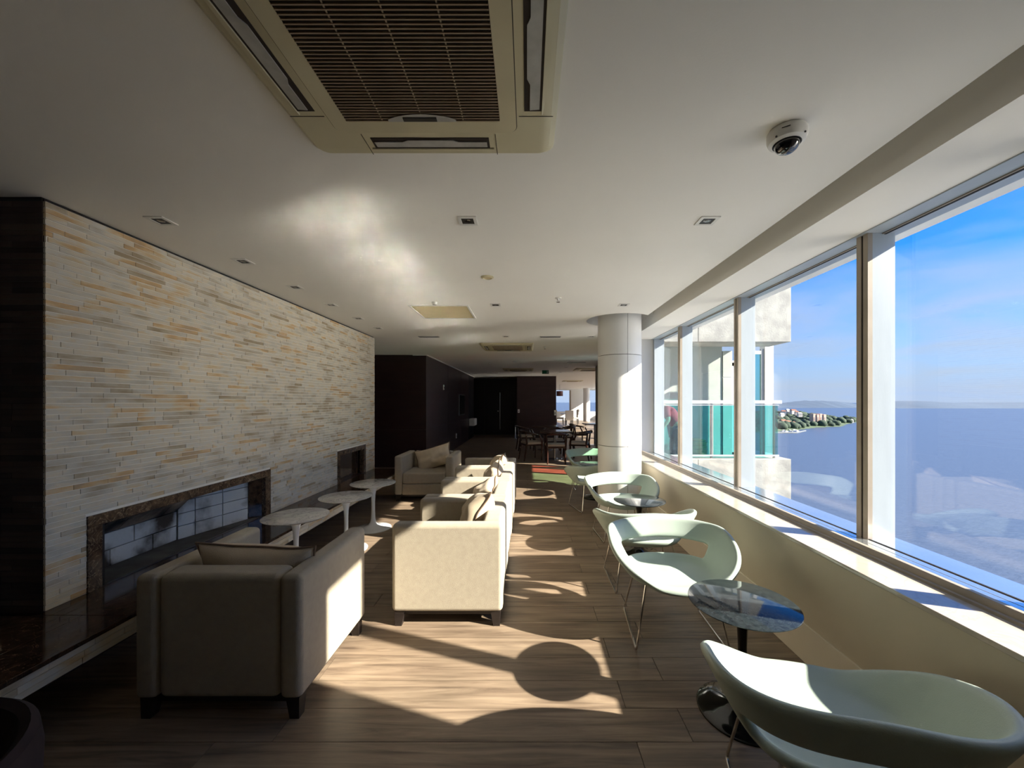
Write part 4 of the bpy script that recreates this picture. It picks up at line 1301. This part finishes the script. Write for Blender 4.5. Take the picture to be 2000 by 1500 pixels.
# ================================================================== TERRACE OUTSIDE
tw = thing('terrace_wing', 'rough concrete terrace wing of the tower outside the window', 'building', (0, 0, 0))
XE = 5.39
for a, b in ((2.35, 3.49), (3.49, XE)):
    box('parapet_panel', 'concrete', a + .004, b - .004, 8.0, 8.62, -6, .33, tw, bevel=.006)
    box('beam_panel', 'concrete', a + .004, b - .004, 8.0, 8.74, 2.73, 6.5, tw, bevel=.006)
box('roof_slab', 'concrete_pale', 2.3, 5.30, 8.74, 9.9, 2.93, 3.2, tw)
box('soffit_rib', 'concrete', 2.3, 5.2, 9.10, 9.22, 2.80, 2.93, tw)
box('back_wall', 'concrete_pale', 2.30, 4.78, 9.62, 9.85, 0, 2.93, tw)
box('wall_panel', 'concrete_pale', 4.795, 5.02, 9.60, 9.68, 0, 2.10, tw, bevel=.003)
box('wall_panel', 'concrete_pale', 4.795, 5.02, 9.60, 9.68, 2.11, 2.75, tw, bevel=.003)
box('end_pier', 'white_metal', 5.46, 5.66, 9.0, 9.2, -6, 3.2, tw)
box('deck_slab', 'concrete', 2.25, 5.6, 8.62, 9.9, -.4, 0.0, tw)
t = thing('wind_screen', 'tall teal glass wind screen in a grey frame on the terrace', 'screen', (0, 0, 0))
box('frame_post', 'grey_metal', 5.385, 5.45, 9.02, 9.08, 0, 2.72, t)
box('frame_top', 'white_metal', 5.02, 5.385, 9.02, 9.08, 2.60, 2.68, t)
box('glass_pane', 'teal_glass', 5.02, 5.385, 9.045, 9.055, .05, 2.60, t)
bl = thing('balustrade', 'teal glass terrace balustrade with white handrail', 'railing', (0, 0, 0))
yb = 8.12
for a, b in ((2.36, 3.78), (3.86, 5.18)):
    box('glass_panel', 'teal_glass', a, b, yb, yb + .012, .405, 1.43, bl)
box('glass_panel', 'teal_glass', 5.196, 5.208, yb + .02, 8.98, .405, 1.43, bl)
box('handrail', 'white_metal', 2.30, 5.26, yb - .03, yb + .05, 1.462, 1.532, bl, bevel=.006)
box('upper_rail', 'white_metal', 2.30, 5.21, yb - .01, yb + .03, 1.425, 1.447, bl)
box('lower_rail', 'white_metal', 2.30, 5.21, yb - .015, yb + .03, .375, .405, bl)
box('handrail', 'white_metal', 5.18, 5.26, yb + .05, 9.0, 1.462, 1.532, bl, bevel=.006)
for x in (2.42, 3.82, 5.12):
    box('post', 'grey_metal', x - .018, x + .018, yb, yb + .03, .33, 1.462, bl)
# bench on the terrace
t = thing('terrace_bench', 'brown slatted wooden bench on the terrace behind the balustrade', 'bench', (0, 0, 0))
for i in range(6):
    z = .06 + i * .09
    box('slat', 'deck_wood', 3.52, 4.10, 8.95, 8.98, z, z + .08, t)
    box('slat', 'deck_wood', 3.52, 4.10, 8.98 + i * .08, 9.05 + i * .08, .60, .625, t)
box('frame', 'grey_metal', 3.54, 4.08, 8.985, 9.44, .03, .598, t)
for x in (3.56, 4.06):
    for y in (9.02, 9.40):
        box('foot', 'grey_metal', x - .02, x + .02, y - .02, y + .02, 0, .03, t)

# person bending forward behind the balustrade
def make_person():
    t = thing('person', 'person in red top and dark trousers leaning forward behind the teal balustrade', 'person', (3.36, 8.80, 0))
    def skin(name, verts, edges, radii, material, root=0, sub=2):
        me = bpy.data.meshes.new(name); me.from_pydata(verts, edges, [])
        o = bpy.data.objects.new(name, me); col.objects.link(o); o.parent = t
        me.materials.append(M[material])
        sk = o.modifiers.new('skin', 'SKIN'); sk.use_smooth_shade = True
        for i, r in enumerate(radii):
            me.skin_vertices[0].data[i].radius = r if isinstance(r, tuple) else (r, r)
            me.skin_vertices[0].data[i].use_root = (i == root)
        u = o.modifiers.new('sub', 'SUBSURF'); u.levels = sub; u.render_levels = sub
        return o
    # the body, facing -x, weight on both feet, bent at the hip, hands on the rail side
    V = [(0, 0, .93), (-.05, 0, 1.08), (-.16, 0, 1.25), (-.29, 0, 1.38), (-.37, 0, 1.43), (-.43, 0, 1.47), (-.52, 0, 1.50),      # 0-6 pelvis..head
         (.01, -.10, .88), (-.02, -.11, .50), (.04, -.12, .10), (-.09, -.12, .04),                                                # 7-10 near leg
         (.01, .10, .88), (-.06, .11, .50), (-.02, .12, .10), (-.15, .12, .04),                                                   # 11-14 far leg
         (-.30, -.19, 1.36), (-.27, -.23, 1.10), (-.40, -.22, .92), (-.46, -.20, .86),                                            # 15-18 near arm
         (-.30, .19, 1.36), (-.30, .23, 1.10), (-.44, .22, .94), (-.50, .20, .88)]
    E = [(0, 1), (1, 2), (2, 3), (3, 4), (4, 5), (5, 6), (0, 7), (7, 8), (8, 9), (9, 10), (0, 11), (11, 12), (12, 13), (13, 14),
         (3, 15), (15, 16), (16, 17), (17, 18), (3, 19), (19, 20), (20, 21), (21, 22)]
    Rr = [.15, .145, .15, .15, .06, .055, .10, .095, .065, .045, .045, .095, .065, .045, .045, .065, .048, .036, .032, .065, .048, .036, .032]
    skin('body', V, E, Rr, 'skin')
    skin('shirt', [(0, 0, .95), (-.05, 0, 1.08), (-.16, 0, 1.25), (-.28, 0, 1.375), (-.30, -.19, 1.36), (-.275, -.225, 1.14), (-.30, .19, 1.36), (-.295, .225, 1.14)],
         [(0, 1), (1, 2), (2, 3), (3, 4), (4, 5), (3, 6), (6, 7)], [.165, .160, .165, .160, .080, .062, .080, .062], 'red_cloth')
    skin('trousers', [(0.005, 0, .92), (.01, -.10, .86), (-.02, -.11, .50), (.04, -.12, .12), (.01, .10, .86), (-.06, .11, .50), (-.02, .12, .12)],
         [(0, 1), (1, 2), (2, 3), (0, 4), (4, 5), (5, 6)], [.165, .110, .080, .062, .110, .080, .062], 'jeans')
    skin('hair', [(-.47, 0, 1.53), (-.52, 0, 1.56), (-.56, 0, 1.55)], [(0, 1), (1, 2)], [.075, .085, .06], 'hair_dark', sub=2)
    return t
make_person()

# ================================================================== SEA, SHORE AND FAR HILLS
SEA = EYE - 50.0
n = 96
sea = MB()
sea.add([(0, 0, SEA)] + [(30000 * math.cos(2 * PI * i / n), 30000 * math.sin(2 * PI * i / n), SEA) for i in range(n)], [(0, 1 + i, 1 + (i + 1) % n) for i in range(n)])
skind(sea.build('sea', 'sea_water'), 'structure')
def gpx(px, py):
    """point on the sea surface below a pixel of the photograph"""
    d = F * 50.0 / (py - 785)
    return ((px - 1030) / F * d, d)

# wooded headland with its shore
t_land = thing('headland', 'green wooded headland reaching into the sea', 'headland', (0, 0, 0))
shore = [gpx(1440, 846), gpx(1545, 842), gpx(1572, 838), gpx(1600, 835), gpx(1630, 834), gpx(1648, 833), gpx(1655, 829), gpx(1668, 826), gpx(1678, 825), gpx(1672, 822), gpx(1650, 821), gpx(1620, 818), gpx(1575, 813), gpx(1520, 809), gpx(1440, 807)]
cxm = sum(p[0] for p in shore) / len(shore); cym = sum(p[1] for p in shore) / len(shore)
def inside(x, y):
    c = False; j = len(shore) - 1
    for i in range(len(shore)):
        xi, yi = shore[i]; xj, yj = shore[j]
        if (yi > y) != (yj > y) and x < (xj - xi) * (y - yi) / (yj - yi) + xi: c = not c
        j = i
    return c
def dist_shore(x, y):
    best = 1e9
    for i in range(len(shore)):
        a = Vector(shore[i]); b = Vector(shore[(i + 1) % len(shore)]); p = Vector((x, y))
        ab = b - a; tt = max(0, min(1, (p - a).dot(ab) / ab.dot(ab)))
        best = min(best, (a + ab * tt - p).length)
    return best
def land_h(x, y):
    d = dist_shore(x, y)
    left = max(0, min(1, (900 - x) / 500))
    return SEA + min(1, d / 120) * (10 + 14 * left) * (0.8 + .4 * mnoise.noise(Vector((x * .008, y * .008, 1))))
xs0, xs1 = min(p[0] for p in shore), max(p[0] for p in shore); ys0, ys1 = min(p[1] for p in shore), max(p[1] for p in shore)
mb = MB(); NG = 60; ids = {}
vv = []; ff = []
for i in range(NG + 1):
    for j in range(NG + 1):
        x = xs0 + (xs1 - xs0) * i / NG; y = ys0 + (ys1 - ys0) * j / NG
        z = land_h(x, y) + .5 if inside(x, y) else SEA - 3
        vv.append((x, y, z))
for i in range(NG):
    for j in range(NG):
        q = [i * (NG + 1) + j, (i + 1) * (NG + 1) + j, (i + 1) * (NG + 1) + j + 1, i * (NG + 1) + j + 1]
        if max(vv[k_][2] for k_ in q) > SEA - 2: ff.append(tuple(q))
mb.add(vv, ff); mb.build('ground', 'land_green', t_land, smooth=True)
# breakwater
bw = [gpx(1500, 846), gpx(1555, 846), gpx(1573, 842)]
MB().tube([(x, y, SEA + .3) for x, y in bw], 1.6, 6).build('breakwater', 'grey_metal', t_land)
# woodland
rt = random.Random(3)
wood = MB()
ico = bmesh.new(); bmesh.ops.create_icosphere(ico, subdivisions=2, radius=1.0)
iv = [v.co.copy() for v in ico.verts]; ifc = [tuple(v.index for v in f.verts) for f in ico.faces]; ico.free()
cnt = 0
while cnt < 700:
    x, y = rt.uniform(xs0, xs1), rt.uniform(ys0, ys1)
    if not inside(x, y) or dist_shore(x, y) < 6: continue
    r = rt.uniform(4.5, 9.5); z = land_h(x, y)
    sd = rt.uniform(0, 99)
    wood.add([(x + p.x * r * (1 + .3 * mnoise.noise(p * 1.7 + Vector((sd, 0, 0)))), y + p.y * r, z + r * .55 + p.z * r * .8 * (1 + .3 * mnoise.noise(p * 2.1 + Vector((sd, 3, 0))))) for p in iv], ifc)
    cnt += 1
skind(wood.build('woodland', 'foliage', t_land, smooth=True), 'stuff')
# apartment block on the headland
def at_px(px, py, d):
    return ((px - 1030) / F * d, d, EYE - (py - 785) / F * d)
bx_, by_, _ = at_px(1598, 820, 800)
hb = thing('apartment_block', 'pale pink apartment block with white bays on the wooded headland', 'building', (bx_, by_, 0))
z0 = land_h(bx_, by_) - 2; ztop = EYE - (808 - 785) / F * 800
for i in range(4):
    x0_ = -13.5 + i * 6.8
    w_ = MB().box(x0_, x0_ + 4.3, -5 - (i % 2), 6, z0, ztop - (i % 2) * 1.2).build('bay', 'house_pink', hb)
    MB().box(x0_ + 4.3, x0_ + 6.4, -4, 6, z0, ztop - 1.8).build('bay', 'house_white', hb)
    for f_ in range(4):
        zz = z0 + 5 + f_ * 3.6
        if zz + 2 < ztop - 2:
            MB().box(x0_ + 1.2, x0_ + 3.0, -5.25 - (i % 2), -4.95 - (i % 2), zz, zz + 1.8).build('window', 'grey_metal', w_)
def house(px, py, d, w, h, lab, mname='house_white'):
    x, y, _ = at_px(px, py, d)
    z = max(SEA + .5, EYE - (py - 785) / F * d - h / 2)
    t = thing('house', lab, 'house', (x, y, z), rt.uniform(-.3, .3), 'houses on the headland')
    box('wall', mname, -w / 2, w / 2, -w / 2.5, w / 2.5, -2.5, h, t)
    MB().add([(-w / 2 - .4, -w / 2.5 - .4, h), (w / 2 + .4, -w / 2.5 - .4, h), (w / 2 + .4, w / 2.5 + .4, h), (-w / 2 - .4, w / 2.5 + .4, h), (-w / 2 + 1, 0, h + 2.4), (w / 2 - 1, 0, h + 2.4)],
             [(0, 1, 5, 4), (2, 3, 4, 5), (1, 2, 5), (3, 0, 4), (0, 3, 2, 1)]).build('roof', 'roof_tile' if rt.random() < .45 else 'house_white', t)
for i, (px, py, d, w, h_) in enumerate([(1530, 806, 860, 9, 6), (1538, 803, 880, 8, 5), (1549, 804, 870, 11, 6), (1556, 807, 850, 7, 5), (1527, 811, 820, 8, 5), (1562, 810, 840, 8, 5), (1529, 824, 745, 10, 5), (1538, 826, 735, 9, 5), (1550, 828, 722, 6, 4)]):
    house(px, py, d, w, h_, 'small pale house among the trees of the headland')
for px, py, d in ((1645, 822, 960), (1653, 826, 935), (1660, 824, 945)):
    house(px, py, d, 11, 6, 'small pale house at the tip of the headland')
def boat(px, py):
    x, y = gpx(px, py)
    t = thing('boat', 'tiny white moored boat behind the breakwater', 'boat', (x, y, SEA), rt.uniform(0, 6), 'moored boats in the small marina')
    MB().add([(-4, -1.1, 1.0), (3, -1.2, 1.1), (5, 0, 1.4), (3, 1.2, 1.1), (-4, 1.1, 1.0), (-3.6, -.7, -.3), (3, -.5, -.3), (4.2, 0, -.2), (3, .5, -.3), (-3.6, .7, -.3)],
             [(0, 1, 2, 3, 4), (0, 5, 6, 1), (1, 6, 7, 2), (2, 7, 8, 3), (3, 8, 9, 4), (4, 9, 5, 0), (5, 9, 8, 7, 6)]).build('hull', 'white_gloss', t)
    box('cabin', 'house_white', -1.8, 1.4, -.7, .7, 1.0, 2.2, t)
for px, py in ((1530, 841.5), (1536, 843.5), (1541, 841), (1547, 843.5), (1534, 839), (1551, 840.5), (1557, 842.5), (1529, 844)):
    boat(px, py)
# far hills across the water
def hills(lab, x_px0, x_px1, py_base, profile, depth=500):
    d = F * 50.0 / (py_base - 785)
    mb = MB(); nn = 70
    vv = []
    for i in range(nn + 1):
        u = i / nn
        x = ((x_px0 + (x_px1 - x_px0) * u) - 1030) / F * d
        hgt = max(2.0, profile(u) * d / F)
        hgt *= 1 + .10 * mnoise.noise(Vector((u * 14, 3.3, 0))) + .05 * mnoise.noise(Vector((u * 45, 1.3, 0)))
        vv += [(x, d - depth * .1, SEA - 1), (x, d + depth * .3, SEA + hgt * .75), (x, d + depth * .7, SEA + hgt * (1 + (depth * .7) / d * .2)), (x * 1.02, d + depth * 2, SEA - 1)]
    ff = []
    for i in range(nn):
        for k_ in range(3):
            ff.append((i * 4 + k_, (i + 1) * 4 + k_, (i + 1) * 4 + k_ + 1, i * 4 + k_ + 1))
    mb.add(vv, ff)
    o = mb.build('hills', 'hill_haze_blue', None, smooth=True)
    return tag(o, lab, 'hills')
def ss(u, a, b):
    q = max(0, min(1, (u - a) / (b - a))); return q * q * (3 - 2 * q)
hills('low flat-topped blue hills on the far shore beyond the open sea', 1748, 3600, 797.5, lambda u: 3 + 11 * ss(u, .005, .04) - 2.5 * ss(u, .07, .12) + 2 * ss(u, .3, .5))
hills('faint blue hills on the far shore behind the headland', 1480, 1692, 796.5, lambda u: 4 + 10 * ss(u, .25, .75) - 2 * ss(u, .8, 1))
